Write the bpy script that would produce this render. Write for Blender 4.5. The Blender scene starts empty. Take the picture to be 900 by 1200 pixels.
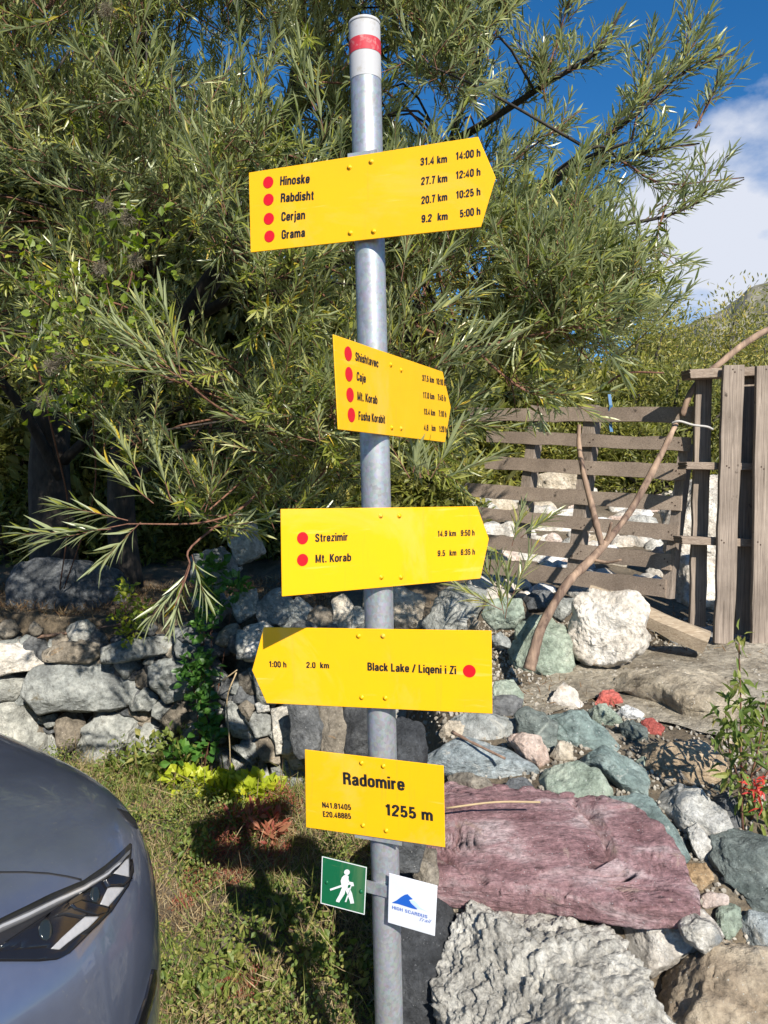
import bpy, bmesh, math, random
import numpy as np
from mathutils import Vector, Matrix
from mathutils.bvhtree import BVHTree

S = bpy.context.scene
COL = S.collection
R = math.radians
# ------------------------------------------------------------------ camera, world, sun, exposure
F = 850.0                      # focal length in pixels of the 900x1200 photograph
PITCH = R(-2.2)
CAMZ = 1.6
cam_d = bpy.data.cameras.new('camera')
cam_d.sensor_fit = 'VERTICAL'
cam_d.angle_y = 2 * math.atan(600 / F)
cam_d.clip_end = 6000
cam_d.clip_start = 0.05
cam = bpy.data.objects.new('camera', cam_d)
COL.objects.link(cam)
cam.location = (0, 0, CAMZ)
cam.rotation_euler = (R(90) + PITCH, 0, 0)
S.camera = cam

SUN_AZ, SUN_EL = R(20), R(36)          # azimuth to the right of straight behind the camera
sun_dir = Vector((math.sin(SUN_AZ) * math.cos(SUN_EL), -math.cos(SUN_AZ) * math.cos(SUN_EL), math.sin(SUN_EL)))
sd = bpy.data.lights.new('sun', 'SUN')
sd.energy = 5.0
sd.angle = R(0.53)
sd.color = (1.0, 0.94, 0.84)
sun = bpy.data.objects.new('sun', sd)
COL.objects.link(sun)
sun.rotation_euler = sun_dir.to_track_quat('Z', 'Y').to_euler()

W = bpy.data.worlds.new('World')
S.world = W
W.use_nodes = True
nt = W.node_tree
nt.nodes.clear()
wo = nt.nodes.new('ShaderNodeOutputWorld')
bg = nt.nodes.new('ShaderNodeBackground')
bg.inputs[1].default_value = 0.07
sky = nt.nodes.new('ShaderNodeTexSky')
sky.sky_type = 'NISHITA'
sky.sun_disc = False
sky.sun_elevation = SUN_EL
sky.sun_rotation = R(180) - SUN_AZ
sky.altitude = 1300
sky.air_density = 1.0
sky.dust_density = 0.25
sky.ozone_density = 3.5
hs = nt.nodes.new('ShaderNodeHueSaturation')
hs.inputs['Saturation'].default_value = 1.3
hs.inputs['Value'].default_value = 1.4
nt.links.new(sky.outputs[0], hs.inputs['Color'])
tc = nt.nodes.new('ShaderNodeTexCoord')
mp = nt.nodes.new('ShaderNodeMapping')
mp.inputs['Scale'].default_value = (1, 1, 1.7)
mp.inputs['Location'].default_value = (0.35, 0.1, 0.0)
nt.links.new(tc.outputs['Generated'], mp.inputs[0])
n1 = nt.nodes.new('ShaderNodeTexNoise')
n1.inputs['Scale'].default_value = 5.2
n1.inputs['Detail'].default_value = 9
n1.inputs['Roughness'].default_value = 0.55
nt.links.new(mp.outputs[0], n1.inputs['Vector'])
# one cloud bank low over the mountain (a direction in the sky, not in the picture)
dp = nt.nodes.new('ShaderNodeVectorMath'); dp.operation = 'DOT_PRODUCT'
nt.links.new(tc.outputs['Generated'], dp.inputs[0])
cdir = Vector((0.52, 1.0, 0.30)).normalized()
dp.inputs[1].default_value = cdir
mr = nt.nodes.new('ShaderNodeMapRange')
mr.inputs['From Min'].default_value = 0.968
mr.inputs['From Max'].default_value = 0.998
mr.inputs['To Min'].default_value = -0.40
mr.inputs['To Max'].default_value = 0.24
nt.links.new(dp.outputs['Value'], mr.inputs['Value'])
ad = nt.nodes.new('ShaderNodeMath'); ad.operation = 'ADD'
nt.links.new(n1.outputs['Fac'], ad.inputs[0]); nt.links.new(mr.outputs[0], ad.inputs[1])
rp = nt.nodes.new('ShaderNodeValToRGB')
rp.color_ramp.elements[0].position = 0.49; rp.color_ramp.elements[0].color = (0, 0, 0, 1)
rp.color_ramp.elements[1].position = 0.68; rp.color_ramp.elements[1].color = (1, 1, 1, 1)
nt.links.new(ad.outputs[0], rp.inputs[0])
mx = nt.nodes.new('ShaderNodeMix'); mx.data_type = 'RGBA'
nt.links.new(rp.outputs[0], mx.inputs[0])
nt.links.new(hs.outputs[0], mx.inputs[6])
mx.inputs[7].default_value = (7.0, 7.4, 8.4, 1)
nt.links.new(mx.outputs[2], bg.inputs[0])
nt.links.new(bg.outputs[0], wo.inputs[0])

S.view_settings.view_transform = 'Standard'
S.view_settings.look = 'None'
S.view_settings.exposure = 0.62
S.view_settings.gamma = 1
S.view_settings.use_curve_mapping = False
S.render.engine = 'CYCLES'
S.cycles.max_bounces = 6
S.cycles.transparent_max_bounces = 8
S.cycles.use_denoising = True

# ------------------------------------------------------------------ helpers
cp, sp_ = math.cos(PITCH), math.sin(PITCH)
CAMV = Vector((0, 0, CAMZ))

def ray(px, py):
    x, z = (px - 450) / F, -(py - 600) / F
    return Vector((x, cp - z * sp_, sp_ + z * cp))

def P(px, py, Y):
    d = ray(px, py)
    return CAMV + d * (Y / d.y)

def on_plane(px, py, C, n):
    d = ray(px, py)
    return CAMV + d * ((C - CAMV).dot(n) / d.dot(n))

def tag(o, label=None, cat=None, group=None, kind=None):
    if label: o['label'] = label
    if cat: o['category'] = cat
    if group: o['group'] = group
    if kind: o['kind'] = kind
    return o

def empty(name, loc, label=None, cat=None, group=None):
    o = bpy.data.objects.new(name, None)
    o.empty_display_size = 0.1
    COL.objects.link(o)
    o.location = loc
    return tag(o, label, cat, group)

def link(name, me, mat, parent=None, origin=None):
    """link a mesh given in world coordinates; keep it in place under its parent"""
    if mat is not None:
        for m in (mat if isinstance(mat, (list, tuple)) else [mat]):
            me.materials.append(m)
    o = bpy.data.objects.new(name, me)
    COL.objects.link(o)
    if origin is not None:
        me.transform(Matrix.Translation(-Vector(origin)))
    off = Vector(origin) if origin is not None else Vector((0, 0, 0))
    if parent is not None:
        o.parent = parent
        pl = Vector((0, 0, 0)); q = parent
        while q is not None:
            pl += q.location; q = q.parent
        off = off - pl
    o.location = off
    return o

def smooth(me, on=True):
    me.polygons.foreach_set('use_smooth', [on] * len(me.polygons))

def raw_mesh(name, V, faces_flat, sizes, sm=False):
    me = bpy.data.meshes.new(name)
    V = np.asarray(V, np.float32).reshape(-1, 3)
    me.vertices.add(len(V)); me.vertices.foreach_set('co', V.ravel())
    faces_flat = np.asarray(faces_flat, np.int32); sizes = np.asarray(sizes, np.int32)
    me.loops.add(len(faces_flat)); me.loops.foreach_set('vertex_index', faces_flat)
    me.polygons.add(len(sizes))
    st = np.concatenate([[0], np.cumsum(sizes)[:-1]]).astype(np.int32)
    me.polygons.foreach_set('loop_start', st)
    me.polygons.foreach_set('loop_total', sizes)
    me.polygons.foreach_set('use_smooth', np.full(len(sizes), sm))
    me.update(calc_edges=True)
    me.validate()
    return me

class MB:
    """collects tubes, boxes and prisms into one mesh"""
    def __init__(s): s.v, s.f = [], []
    def tube(s, pts, radii, sides=8, caps=True):
        pts = [Vector(p) for p in pts]
        if not hasattr(radii, '__len__'): radii = [radii] * len(pts)
        b = len(s.v); prev = None
        for i, p in enumerate(pts):
            t = (pts[min(i + 1, len(pts) - 1)] - pts[max(i - 1, 0)])
            if t.length < 1e-9: t = Vector((0, 0, 1))
            t.normalize()
            if prev is None:
                a = t.cross(Vector((0, 0, 1)) if abs(t.z) < 0.9 else Vector((1, 0, 0))).normalized()
            else:
                a = (prev - t * prev.dot(t)).normalized()
            prev = a; c = t.cross(a)
            for k in range(sides):
                th = 2 * math.pi * k / sides
                s.v.append(p + (a * math.cos(th) + c * math.sin(th)) * radii[i])
        for i in range(len(pts) - 1):
            for k in range(sides):
                k2 = (k + 1) % sides
                s.f.append((b + i * sides + k, b + i * sides + k2, b + (i + 1) * sides + k2, b + (i + 1) * sides + k))
        if caps:
            s.f.append(tuple(b + k for k in range(sides))[::-1])
            e = b + (len(pts) - 1) * sides
            s.f.append(tuple(e + k for k in range(sides)))
        return s
    def hexa(s, q, back):
        """q: four corners of the front face, back: offset vector to the back face"""
        b = len(s.v); back = Vector(back)
        s.v += [Vector(p) for p in q] + [Vector(p) + back for p in q]
        s.f += [(b, b+1, b+2, b+3), (b+7, b+6, b+5, b+4)] + [(b+i, b+4+i, b+4+(i+1) % 4, b+(i+1) % 4) for i in range(4)]
        return s
    def prism(s, pts, back):
        n = len(pts); b = len(s.v); back = Vector(back)
        s.v += [Vector(p) for p in pts] + [Vector(p) + back for p in pts]
        s.f.append(tuple(range(b, b + n)))
        s.f.append(tuple(range(b + 2 * n - 1, b + n - 1, -1)))
        s.f += [(b + i, b + n + i, b + n + (i + 1) % n, b + (i + 1) % n) for i in range(n)]
        return s
    def sphere(s, c, r, n=8):
        b = len(s.v); c = Vector(c)
        rr = r if hasattr(r, '__len__') else (r, r, r)
        for i in range(1, n):
            ph = math.pi * i / n
            for k in range(n * 2):
                th = math.pi * k / n
                s.v.append(c + Vector((rr[0]*math.sin(ph)*math.cos(th), rr[1]*math.sin(ph)*math.sin(th), rr[2]*math.cos(ph))))
        m = n * 2
        for i in range(n - 2):
            for k in range(m):
                s.f.append((b+i*m+k, b+(i+1)*m+k, b+(i+1)*m+(k+1) % m, b+i*m+(k+1) % m))
        s.v += [c + Vector((0, 0, rr[2])), c - Vector((0, 0, rr[2]))]
        t = len(s.v) - 2
        for k in range(m):
            s.f.append((t, b+k, b+(k+1) % m)); s.f.append((t+1, b+(n-2)*m+(k+1) % m, b+(n-2)*m+k))
        return s
    def mesh(s, name, sm=False, fix=True):
        me = bpy.data.meshes.new(name)
        me.from_pydata([tuple(v) for v in s.v], [], s.f)
        if fix:
            bm = bmesh.new(); bm.from_mesh(me)
            bmesh.ops.recalc_face_normals(bm, faces=bm.faces)
            bm.to_mesh(me); bm.free()
        if sm: smooth(me)
        return me
    def build(s, name, mat, parent=None, sm=False, origin=None, fix=True):
        return link(name, s.mesh(name, sm, fix), mat, parent, origin)

def bez(pts, n=6):
    """Catmull-Rom through the points"""
    pts = [Vector(p) for p in pts]
    if len(pts) < 3: 
        return [pts[0].lerp(pts[-1], i / n) for i in range(n + 1)]
    q = [pts[0] * 2 - pts[1]] + pts + [pts[-1] * 2 - pts[-2]]
    out = []
    for i in range(1, len(q) - 2):
        for k in range(n):
            t = k / n
            a, b, c, d = q[i-1], q[i], q[i+1], q[i+2]
            out.append(0.5 * ((2*b) + (c - a)*t + (2*a - 5*b + 4*c - d)*t*t + (3*b - a - 3*c + d)*t**3))
    out.append(pts[-1])
    return out

# vectorised value noise
def _h(ix, iy, iz, seed):
    n = (ix * 374761393 + iy * 668265263 + iz * 2147483647 + seed * 974634777) & 0xffffffff
    n = ((n ^ (n >> 13)) * 1274126177) & 0xffffffff
    n = ((n ^ (n >> 16)) * 2246822519) & 0xffffffff
    return ((n ^ (n >> 15)) & 0xffff) / 32767.5 - 1.0

def vnoise(p, seed=0):
    p = np.asarray(p, float)
    i = np.floor(p).astype(np.int64); f = p - i
    f = f * f * f * (f * (f * 6 - 15) + 10)
    r = 0
    for dx in (0, 1):
        for dy in (0, 1):
            for dz in (0, 1):
                w = (f[:, 0] if dx else 1 - f[:, 0]) * (f[:, 1] if dy else 1 - f[:, 1]) * (f[:, 2] if dz else 1 - f[:, 2])
                r = r + w * _h(i[:, 0] + dx, i[:, 1] + dy, i[:, 2] + dz, seed)
    return r

def fbm(p, octs=4, seed=0, gain=0.5):
    a, s, r = 1.0, 1.0, 0
    for o in range(octs):
        r = r + a * vnoise(np.asarray(p) * s + 17.3 * o, seed + o)
        a *= gain; s *= 2.03
    return r

def worley(p, seed=0):
    p = np.asarray(p, float); i = np.floor(p).astype(np.int64)
    best = np.full(len(p), 9.0)
    for dx in (-1, 0, 1):
        for dy in (-1, 0, 1):
            for dz in (-1, 0, 1):
                a, b, c = i[:, 0] + dx, i[:, 1] + dy, i[:, 2] + dz
                q = np.stack([a + 0.5 + 0.45 * _h(a, b, c, seed), b + 0.5 + 0.45 * _h(a, b, c, seed + 1), c + 0.5 + 0.45 * _h(a, b, c, seed + 2)], -1)
                best = np.minimum(best, ((p - q) ** 2).sum(1))
    return np.sqrt(best)

# ------------------------------------------------------------------ materials
def new_mat(name):
    m = bpy.data.materials.new(name); m.use_nodes = True
    t = m.node_tree
    return m, t, t.nodes['Principled BSDF']

def nd(t, typ, **kw):
    n = t.nodes.new(typ)
    for k, v in kw.items():
        if k in ('operation', 'data_type', 'blend_type', 'feature', 'distance', 'noise_dimensions', 'noise_type', 'attribute_name', 'wave_type', 'bands_direction'):
            setattr(n, k, v)
        else:
            n.inputs[k].default_value = v
    return n

def ramp(t, fac, stops):
    r = t.nodes.new('ShaderNodeValToRGB')
    e = r.color_ramp.elements
    while len(e) < len(stops): e.new(0.5)
    for i, (p, c) in enumerate(stops):
        e[i].position = p; e[i].color = (*c, 1) if len(c) == 3 else c
    t.links.new(fac, r.inputs[0])
    return r.outputs[0]

def mixc(t, fac, a, b, blend='MIX'):
    m = t.nodes.new('ShaderNodeMix'); m.data_type = 'RGBA'; m.blend_type = blend
    for v, i in ((fac, 0), (a, 6), (b, 7)):
        if hasattr(v, 'links') or isinstance(v, bpy.types.NodeSocket): t.links.new(v, m.inputs[i])
        else: m.inputs[i].default_value = v if i == 0 else (*v, 1)
    return m.outputs[2]

def obj_vec(t, scale=(1, 1, 1), rand=True, rot=(0, 0, 0)):
    c = t.nodes.new('ShaderNodeTexCoord')
    m = t.nodes.new('ShaderNodeMapping')
    m.inputs['Scale'].default_value = scale; m.inputs['Rotation'].default_value = rot
    t.links.new(c.outputs['Object'], m.inputs[0])
    if rand:
        oi = t.nodes.new('ShaderNodeObjectInfo')
        mu = nd(t, 'ShaderNodeMath', operation='MULTIPLY'); mu.inputs[1].default_value = 37.0
        t.links.new(oi.outputs['Random'], mu.inputs[0])
        cx = t.nodes.new('ShaderNodeCombineXYZ')
        t.links.new(mu.outputs[0], cx.inputs[0]); t.links.new(mu.outputs[0], cx.inputs[2])
        t.links.new(cx.outputs[0], m.inputs['Location'])
    return m.outputs[0]

def noise(t, vec, scale, detail=6, rough=0.6, dist=0.0):
    n = nd(t, 'ShaderNodeTexNoise', Scale=scale, Detail=detail, Roughness=rough, Distortion=dist)
    t.links.new(vec, n.inputs['Vector'])
    return n.outputs['Fac']

def bump(t, b, fac, strength=0.4, dist=0.01, prev=None):
    n = nd(t, 'ShaderNodeBump', Strength=strength, Distance=dist)
    t.links.new(fac, n.inputs['Height'])
    if prev is not None: t.links.new(prev, n.inputs['Normal'])
    t.links.new(n.outputs[0], b.inputs['Normal'])
    return n.outputs[0]

def rock_mat(name, dark, mid, light, scale=7, streak=None, spots=None, spot_amt=0.55, bstr=0.6, rot=(0, 0, 0), veins=None):
    m, t, b = new_mat(name)
    v = obj_vec(t, streak or (1, 1, 1), rot=rot)
    v2 = obj_vec(t)
    f1 = noise(t, v, scale, 8, 0.62, 0.4)
    c = ramp(t, f1, [(0.30, dark), (0.5, mid), (0.70, light)])
    f2 = noise(t, v2, scale * 7, 6, 0.7)
    c = mixc(t, 1.0, c, ramp(t, f2, [(0.3, (0.50, 0.50, 0.50)), (0.7, (1.45, 1.45, 1.45))]), 'MULTIPLY')
    if spots:
        f3 = noise(t, v2, scale * 1.6, 9, 0.68, 0.6)
        k = ramp(t, f3, [(spot_amt, (0, 0, 0)), (spot_amt + 0.07, (1, 1, 1))])
        c = mixc(t, k, c, spots)
    if veins:
        w = nd(t, 'ShaderNodeTexVoronoi', feature='DISTANCE_TO_EDGE', Scale=scale * 0.8)
        t.links.new(v, w.inputs['Vector'])
        f5 = noise(t, v2, scale * 0.7, 3)
        k1 = ramp(t, w.outputs['Distance'], [(0.0, (1, 1, 1)), (0.035, (0, 0, 0))])
        k2 = ramp(t, f5, [(0.5, (0, 0, 0)), (0.6, (1, 1, 1))])
        k = mixc(t, 1.0, k1, k2, 'MULTIPLY')
        c = mixc(t, k, c, veins)
    # dust and lichen freckles
    f4 = noise(t, v2, scale * 22, 3, 0.6)
    k = ramp(t, f4, [(0.66, (0, 0, 0)), (0.72, (1, 1, 1))])
    c = mixc(t, k, c, tuple(min(0.6, x * 1.6 + 0.03) for x in light))
    oi = t.nodes.new('ShaderNodeObjectInfo')
    c = mixc(t, 1.0, c, ramp(t, oi.outputs['Random'], [(0, (0.82, 0.84, 0.86)), (1, (1.15, 1.12, 1.08))]), 'MULTIPLY')
    t.links.new(c, b.inputs['Base Color'])
    b.inputs['Roughness'].default_value = 0.85
    b.inputs['Specular IOR Level'].default_value = 0.3
    f6 = noise(t, v, scale * 2.2, 10, 0.66)
    n1 = bump(t, b, f6, min(1, bstr * 1.3), 0.05)
    f7 = noise(t, v2, scale * 14, 6, 0.7)
    bump(t, b, f7, min(1, bstr), 0.010, n1)
    return m

def flat_mat(name, col, rough=0.6, metal=0.0, var=0.12, scale=20, bstr=0.0, spec=0.5):
    m, t, b = new_mat(name)
    v = obj_vec(t, rand=False)
    f = noise(t, v, scale, 6, 0.6)
    c = ramp(t, f, [(0.3, tuple(x * (1 - var) for x in col)), (0.7, tuple(min(1, x * (1 + var)) for x in col))])
    t.links.new(c, b.inputs['Base Color'])
    b.inputs['Roughness'].default_value = rough
    b.inputs['Metallic'].default_value = metal
    b.inputs['Specular IOR Level'].default_value = spec
    if bstr: bump(t, b, f, bstr, 0.004)
    return m

def leaf_mat(name, stops, under=None, rough=0.45, trans=0.35, spec=0.5):
    """stops: colour ramp over the per-leaf tint attribute"""
    m, t, b = new_mat(name)
    at = nd(t, 'ShaderNodeAttribute', attribute_name='tint')
    c = ramp(t, at.outputs['Fac'], stops)
    if under:
        g = t.nodes.new('ShaderNodeNewGeometry')
        c = mixc(t, g.outputs['Backfacing'], c, under)
    t.links.new(c, b.inputs['Base Color'])
    b.inputs['Roughness'].default_value = rough
    b.inputs['Specular IOR Level'].default_value = spec
    tr = t.nodes.new('ShaderNodeBsdfTranslucent')
    hv = nd(t, 'ShaderNodeHueSaturation', Saturation=1.15, Value=1.5)
    t.links.new(c, hv.inputs['Color']); t.links.new(hv.outputs[0], tr.inputs[0])
    ms = t.nodes.new('ShaderNodeMixShader'); ms.inputs[0].default_value = trans
    out = t.nodes['Material Output']
    t.links.new(b.outputs[0], ms.inputs[1]); t.links.new(tr.outputs[0], ms.inputs[2])
    t.links.new(ms.outputs[0], out.inputs['Surface'])
    return m

def bark_mat(name, dark, light, scale=30):
    m, t, b = new_mat(name)
    v = obj_vec(t, (1, 1, 0.35), rand=False)
    f = noise(t, v, scale, 8, 0.65, 0.5)
    t.links.new(ramp(t, f, [(0.35, dark), (0.68, light)]), b.inputs['Base Color'])
    b.inputs['Roughness'].default_value = 0.85
    bump(t, b, f, 0.6, 0.008)
    return m

def wood_mat(name, dark, light, axis='X', scale=9, grain=22):
    m, t, b = new_mat(name)
    st = {'X': (0.35, grain, grain), 'Z': (grain, grain, 0.35)}[axis]
    v = obj_vec(t, tuple(s for s in st))
    f = noise(t, v, scale, 8, 0.65, 1.2)
    f0 = noise(t, obj_vec(t), 3.5, 4, 0.6)
    c = ramp(t, f, [(0.3, dark), (0.52, tuple((a + b_) / 2 for a, b_ in zip(dark, light))), (0.7, light)])
    c = mixc(t, 1.0, c, ramp(t, f0, [(0.3, (0.7, 0.68, 0.66)), (0.7, (1.2, 1.18, 1.15))]), 'MULTIPLY')
    f3 = noise(t, obj_vec(t), 17, 3, 0.5)
    c = mixc(t, ramp(t, f3, [(0.68, (0, 0, 0)), (0.74, (0.75, 0.75, 0.75))]), c, (0.03, 0.022, 0.018))
    t.links.new(c, b.inputs['Base Color'])
    b.inputs['Roughness'].default_value = 0.88
    b.inputs['Specular IOR Level'].default_value = 0.2
    bump(t, b, f, 0.5, 0.004)
    return m

M = {}
M['rk_grey'] = rock_mat('grey_stone', (0.15, 0.16, 0.155), (0.29, 0.30, 0.28), (0.46, 0.46, 0.43), 6, spots=(0.52, 0.50, 0.44), spot_amt=0.6)
M['rk_wall'] = rock_mat('wall_stone', (0.16, 0.165, 0.16), (0.31, 0.32, 0.30), (0.50, 0.50, 0.46), 5, spots=(0.17, 0.15, 0.105), spot_amt=0.60)
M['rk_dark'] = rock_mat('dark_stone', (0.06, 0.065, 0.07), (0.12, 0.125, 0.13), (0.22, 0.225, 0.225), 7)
M['rk_shade_black'] = rock_mat('shade_black_stone', (0.025, 0.027, 0.03), (0.05, 0.053, 0.058), (0.105, 0.11, 0.115), 8)  # near-black colour stands in for shade beside and behind the signpost
M['rk_brown'] = rock_mat('brown_stone', (0.11, 0.095, 0.075), (0.22, 0.19, 0.15), (0.36, 0.32, 0.26), 6, spots=(0.30, 0.20, 0.11), spot_amt=0.62)
M['rk_teal'] = rock_mat('green_schist', (0.13, 0.18, 0.17), (0.235, 0.30, 0.28), (0.38, 0.44, 0.41), 5, streak=(1, 1, 3.0), spots=(0.48, 0.50, 0.45), spot_amt=0.62, rot=(0.5, 0.3, 0))
M['rk_green'] = rock_mat('green_stone', (0.15, 0.19, 0.15), (0.27, 0.32, 0.26), (0.42, 0.46, 0.38), 6, spots=(0.13, 0.15, 0.12), spot_amt=0.62)
M['rk_dgreen'] = rock_mat('dark_green_stone', (0.07, 0.09, 0.085), (0.14, 0.165, 0.155), (0.25, 0.28, 0.26), 6, streak=(1, 1, 2.0), veins=(0.3, 0.33, 0.3))
M['rk_blue'] = rock_mat('pale_blue_stone', (0.20, 0.235, 0.24), (0.34, 0.38, 0.385), (0.52, 0.54, 0.52), 7, streak=(1, 1, 2.2), spots=(0.56, 0.54, 0.48), spot_amt=0.58)
M['rk_purple'] = rock_mat('purple_schist', (0.17, 0.082, 0.086), (0.35, 0.205, 0.208), (0.56, 0.44, 0.43), 8, streak=(0.6, 1.3, 1.8), spots=(0.42, 0.29, 0.25), spot_amt=0.60, rot=(0.0, 0.15, 0.35), bstr=0.55)
M['rk_cream'] = rock_mat('cream_stone', (0.34, 0.28, 0.20), (0.52, 0.45, 0.35), (0.68, 0.62, 0.52), 6, spots=(0.38, 0.26, 0.15), spot_amt=0.62)
M['rk_white'] = rock_mat('white_limestone', (0.36, 0.32, 0.27), (0.58, 0.54, 0.48), (0.75, 0.73, 0.69), 5, spots=(0.42, 0.30, 0.19), spot_amt=0.61)
M['rk_mottle'] = rock_mat('mottled_stone', (0.17, 0.17, 0.16), (0.50, 0.48, 0.43), (0.70, 0.69, 0.65), 8, spots=(0.22, 0.235, 0.24), spot_amt=0.55, veins=(0.15, 0.14, 0.13))
M['rk_pink'] = rock_mat('pinkish_stone', (0.40, 0.28, 0.22), (0.58, 0.46, 0.39), (0.70, 0.61, 0.55), 7)
M['rk_tan'] = rock_mat('tan_stone', (0.20, 0.15, 0.095), (0.37, 0.285, 0.195), (0.52, 0.43, 0.31), 4.5, streak=(1, 1, 1.6), spots=(0.26, 0.24, 0.215), spot_amt=0.6)
M['rk_orange'] = rock_mat('orange_stone', (0.28, 0.17, 0.08), (0.46, 0.31, 0.17), (0.58, 0.43, 0.27), 7)
M['rk_conglo'] = rock_mat('conglomerate', (0.27, 0.255, 0.225), (0.45, 0.43, 0.38), (0.62, 0.60, 0.54), 11, spots=(0.26, 0.24, 0.21), spot_amt=0.66, bstr=0.5)
M['rk_redpaint'] = rock_mat('red_painted_stone', (0.42, 0.095, 0.075), (0.52, 0.125, 0.10), (0.58, 0.22, 0.19), 9, spots=(0.52, 0.36, 0.30), spot_amt=0.68)
M['rk_whitepaint'] = rock_mat('white_painted_stone', (0.72, 0.71, 0.68), (0.80, 0.79, 0.77), (0.84, 0.83, 0.81), 9, spots=(0.55, 0.5, 0.44), spot_amt=0.68)

def ground_mat():
    m, t, b = new_mat('soil')
    v = obj_vec(t, rand=False)
    f = noise(t, v, 2.3, 8, 0.65)
    f2 = noise(t, v, 55, 6, 0.7)
    c = ramp(t, f, [(0.3, (0.075, 0.058, 0.038)), (0.52, (0.15, 0.12, 0.082)), (0.72, (0.24, 0.205, 0.15))])
    c = mixc(t, 1.0, c, ramp(t, f2, [(0.3, (0.5, 0.5, 0.5)), (0.7, (1.4, 1.35, 1.3))]), 'MULTIPLY')
    t.links.new(c, b.inputs['Base Color'])
    b.inputs['Roughness'].default_value = 0.95
    n = bump(t, b, f2, 0.9, 0.02)
    return m
M['soil'] = ground_mat()
M['path'] = rock_mat('worn_path', (0.19, 0.155, 0.11), (0.34, 0.295, 0.225), (0.47, 0.42, 0.335), 4, spots=(0.17, 0.135, 0.09), spot_amt=0.62, bstr=0.9)
M['concrete'] = rock_mat('old_concrete', (0.20, 0.195, 0.18), (0.30, 0.29, 0.27), (0.40, 0.39, 0.36), 6)
M['mountain'] = rock_mat('mountain_rock', (0.085, 0.085, 0.06), (0.19, 0.175, 0.135), (0.34, 0.32, 0.285), 0.011, spots=(0.035, 0.05, 0.03), spot_amt=0.56, bstr=0.0)
M['willow'] = leaf_mat('willow_leaf', [(0.0, (0.035, 0.060, 0.012)), (0.35, (0.125, 0.155, 0.020)), (0.7, (0.31, 0.32, 0.058)), (0.88, (0.42, 0.42, 0.17)), (0.94, (0.46, 0.38, 0.05)), (1.0, (0.56, 0.38, 0.04))], under=(0.34, 0.375, 0.19), rough=0.33, trans=0.34, spec=0.6)
M['clematis'] = leaf_mat('clematis_leaf', [(0.0, (0.08, 0.13, 0.015)), (0.5, (0.20, 0.27, 0.03)), (1.0, (0.40, 0.40, 0.04))], rough=0.5, trans=0.4)
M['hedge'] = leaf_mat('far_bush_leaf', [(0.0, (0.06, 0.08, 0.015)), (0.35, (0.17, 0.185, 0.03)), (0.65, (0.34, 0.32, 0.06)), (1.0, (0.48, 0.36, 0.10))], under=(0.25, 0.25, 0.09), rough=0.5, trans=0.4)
M['ivy'] = leaf_mat('ivy_leaf', [(0.0, (0.03, 0.085, 0.018)), (0.6, (0.065, 0.17, 0.03)), (1.0, (0.12, 0.25, 0.04))], rough=0.4, trans=0.3)
M['lime'] = leaf_mat('lime_leaf', [(0.0, (0.22, 0.30, 0.02)), (0.5, (0.42, 0.48, 0.03)), (1.0, (0.58, 0.56, 0.045))], rough=0.5, trans=0.35)
M['weed'] = leaf_mat('weed_leaf', [(0.0, (0.05, 0.085, 0.018)), (0.5, (0.11, 0.165, 0.03)), (0.8, (0.20, 0.245, 0.05)), (1.0, (0.32, 0.30, 0.09))], rough=0.55, trans=0.35)
M['dry'] = leaf_mat('dry_leaf', [(0.0, (0.08, 0.045, 0.025)), (0.35, (0.19, 0.115, 0.06)), (0.7, (0.33, 0.24, 0.13)), (1.0, (0.48, 0.40, 0.24))], rough=0.7, trans=0.2, spec=0.2)
M['red_leaf'] = leaf_mat('red_leaf', [(0.0, (0.16, 0.04, 0.03)), (0.5, (0.30, 0.075, 0.05)), (1.0, (0.42, 0.20, 0.11))], rough=0.5, trans=0.35)
M['scarlet'] = leaf_mat('scarlet_leaf', [(0.0, (0.45, 0.03, 0.03)), (1.0, (0.70, 0.10, 0.07))], rough=0.5, trans=0.35)
M['fluff'] = leaf_mat('seed_fluff', [(0.0, (0.15, 0.125, 0.09)), (1.0, (0.30, 0.26, 0.20))], rough=0.9, trans=0.3, spec=0.1)
M['bark'] = bark_mat('dark_bark', (0.018, 0.014, 0.011), (0.055, 0.044, 0.035))
M['twig'] = bark_mat('red_twig', (0.10, 0.042, 0.026), (0.24, 0.115, 0.068), 60)
M['twig_dry'] = bark_mat('dry_stick', (0.13, 0.075, 0.05), (0.30, 0.20, 0.14), 45)
M['stick'] = bark_mat('peeling_stick', (0.085, 0.05, 0.037), (0.42, 0.29, 0.20), 15)
M['stalk'] = flat_mat('pale_stalk', (0.40, 0.30, 0.17), 0.8)
M['pallet'] = wood_mat('weathered_slat', (0.16, 0.12, 0.093), (0.42, 0.345, 0.28), 'X')
M['board'] = wood_mat('weathered_board', (0.11, 0.088, 0.072), (0.40, 0.335, 0.28), 'Z')
M['plank'] = wood_mat('pale_split_wood', (0.22, 0.165, 0.11), (0.46, 0.385, 0.29), 'X', 6)
M['black'] = flat_mat('sign_black', (0.012, 0.012, 0.012), 0.45, var=0.0)
M['red'] = flat_mat('trail_red', (0.56, 0.004, 0.010), 0.4, var=0.03)
M['rope'] = flat_mat('grey_rope', (0.42, 0.40, 0.37), 0.8)
M['blue_rag'] = flat_mat('blue_ribbon', (0.03, 0.13, 0.28), 0.6)

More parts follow.
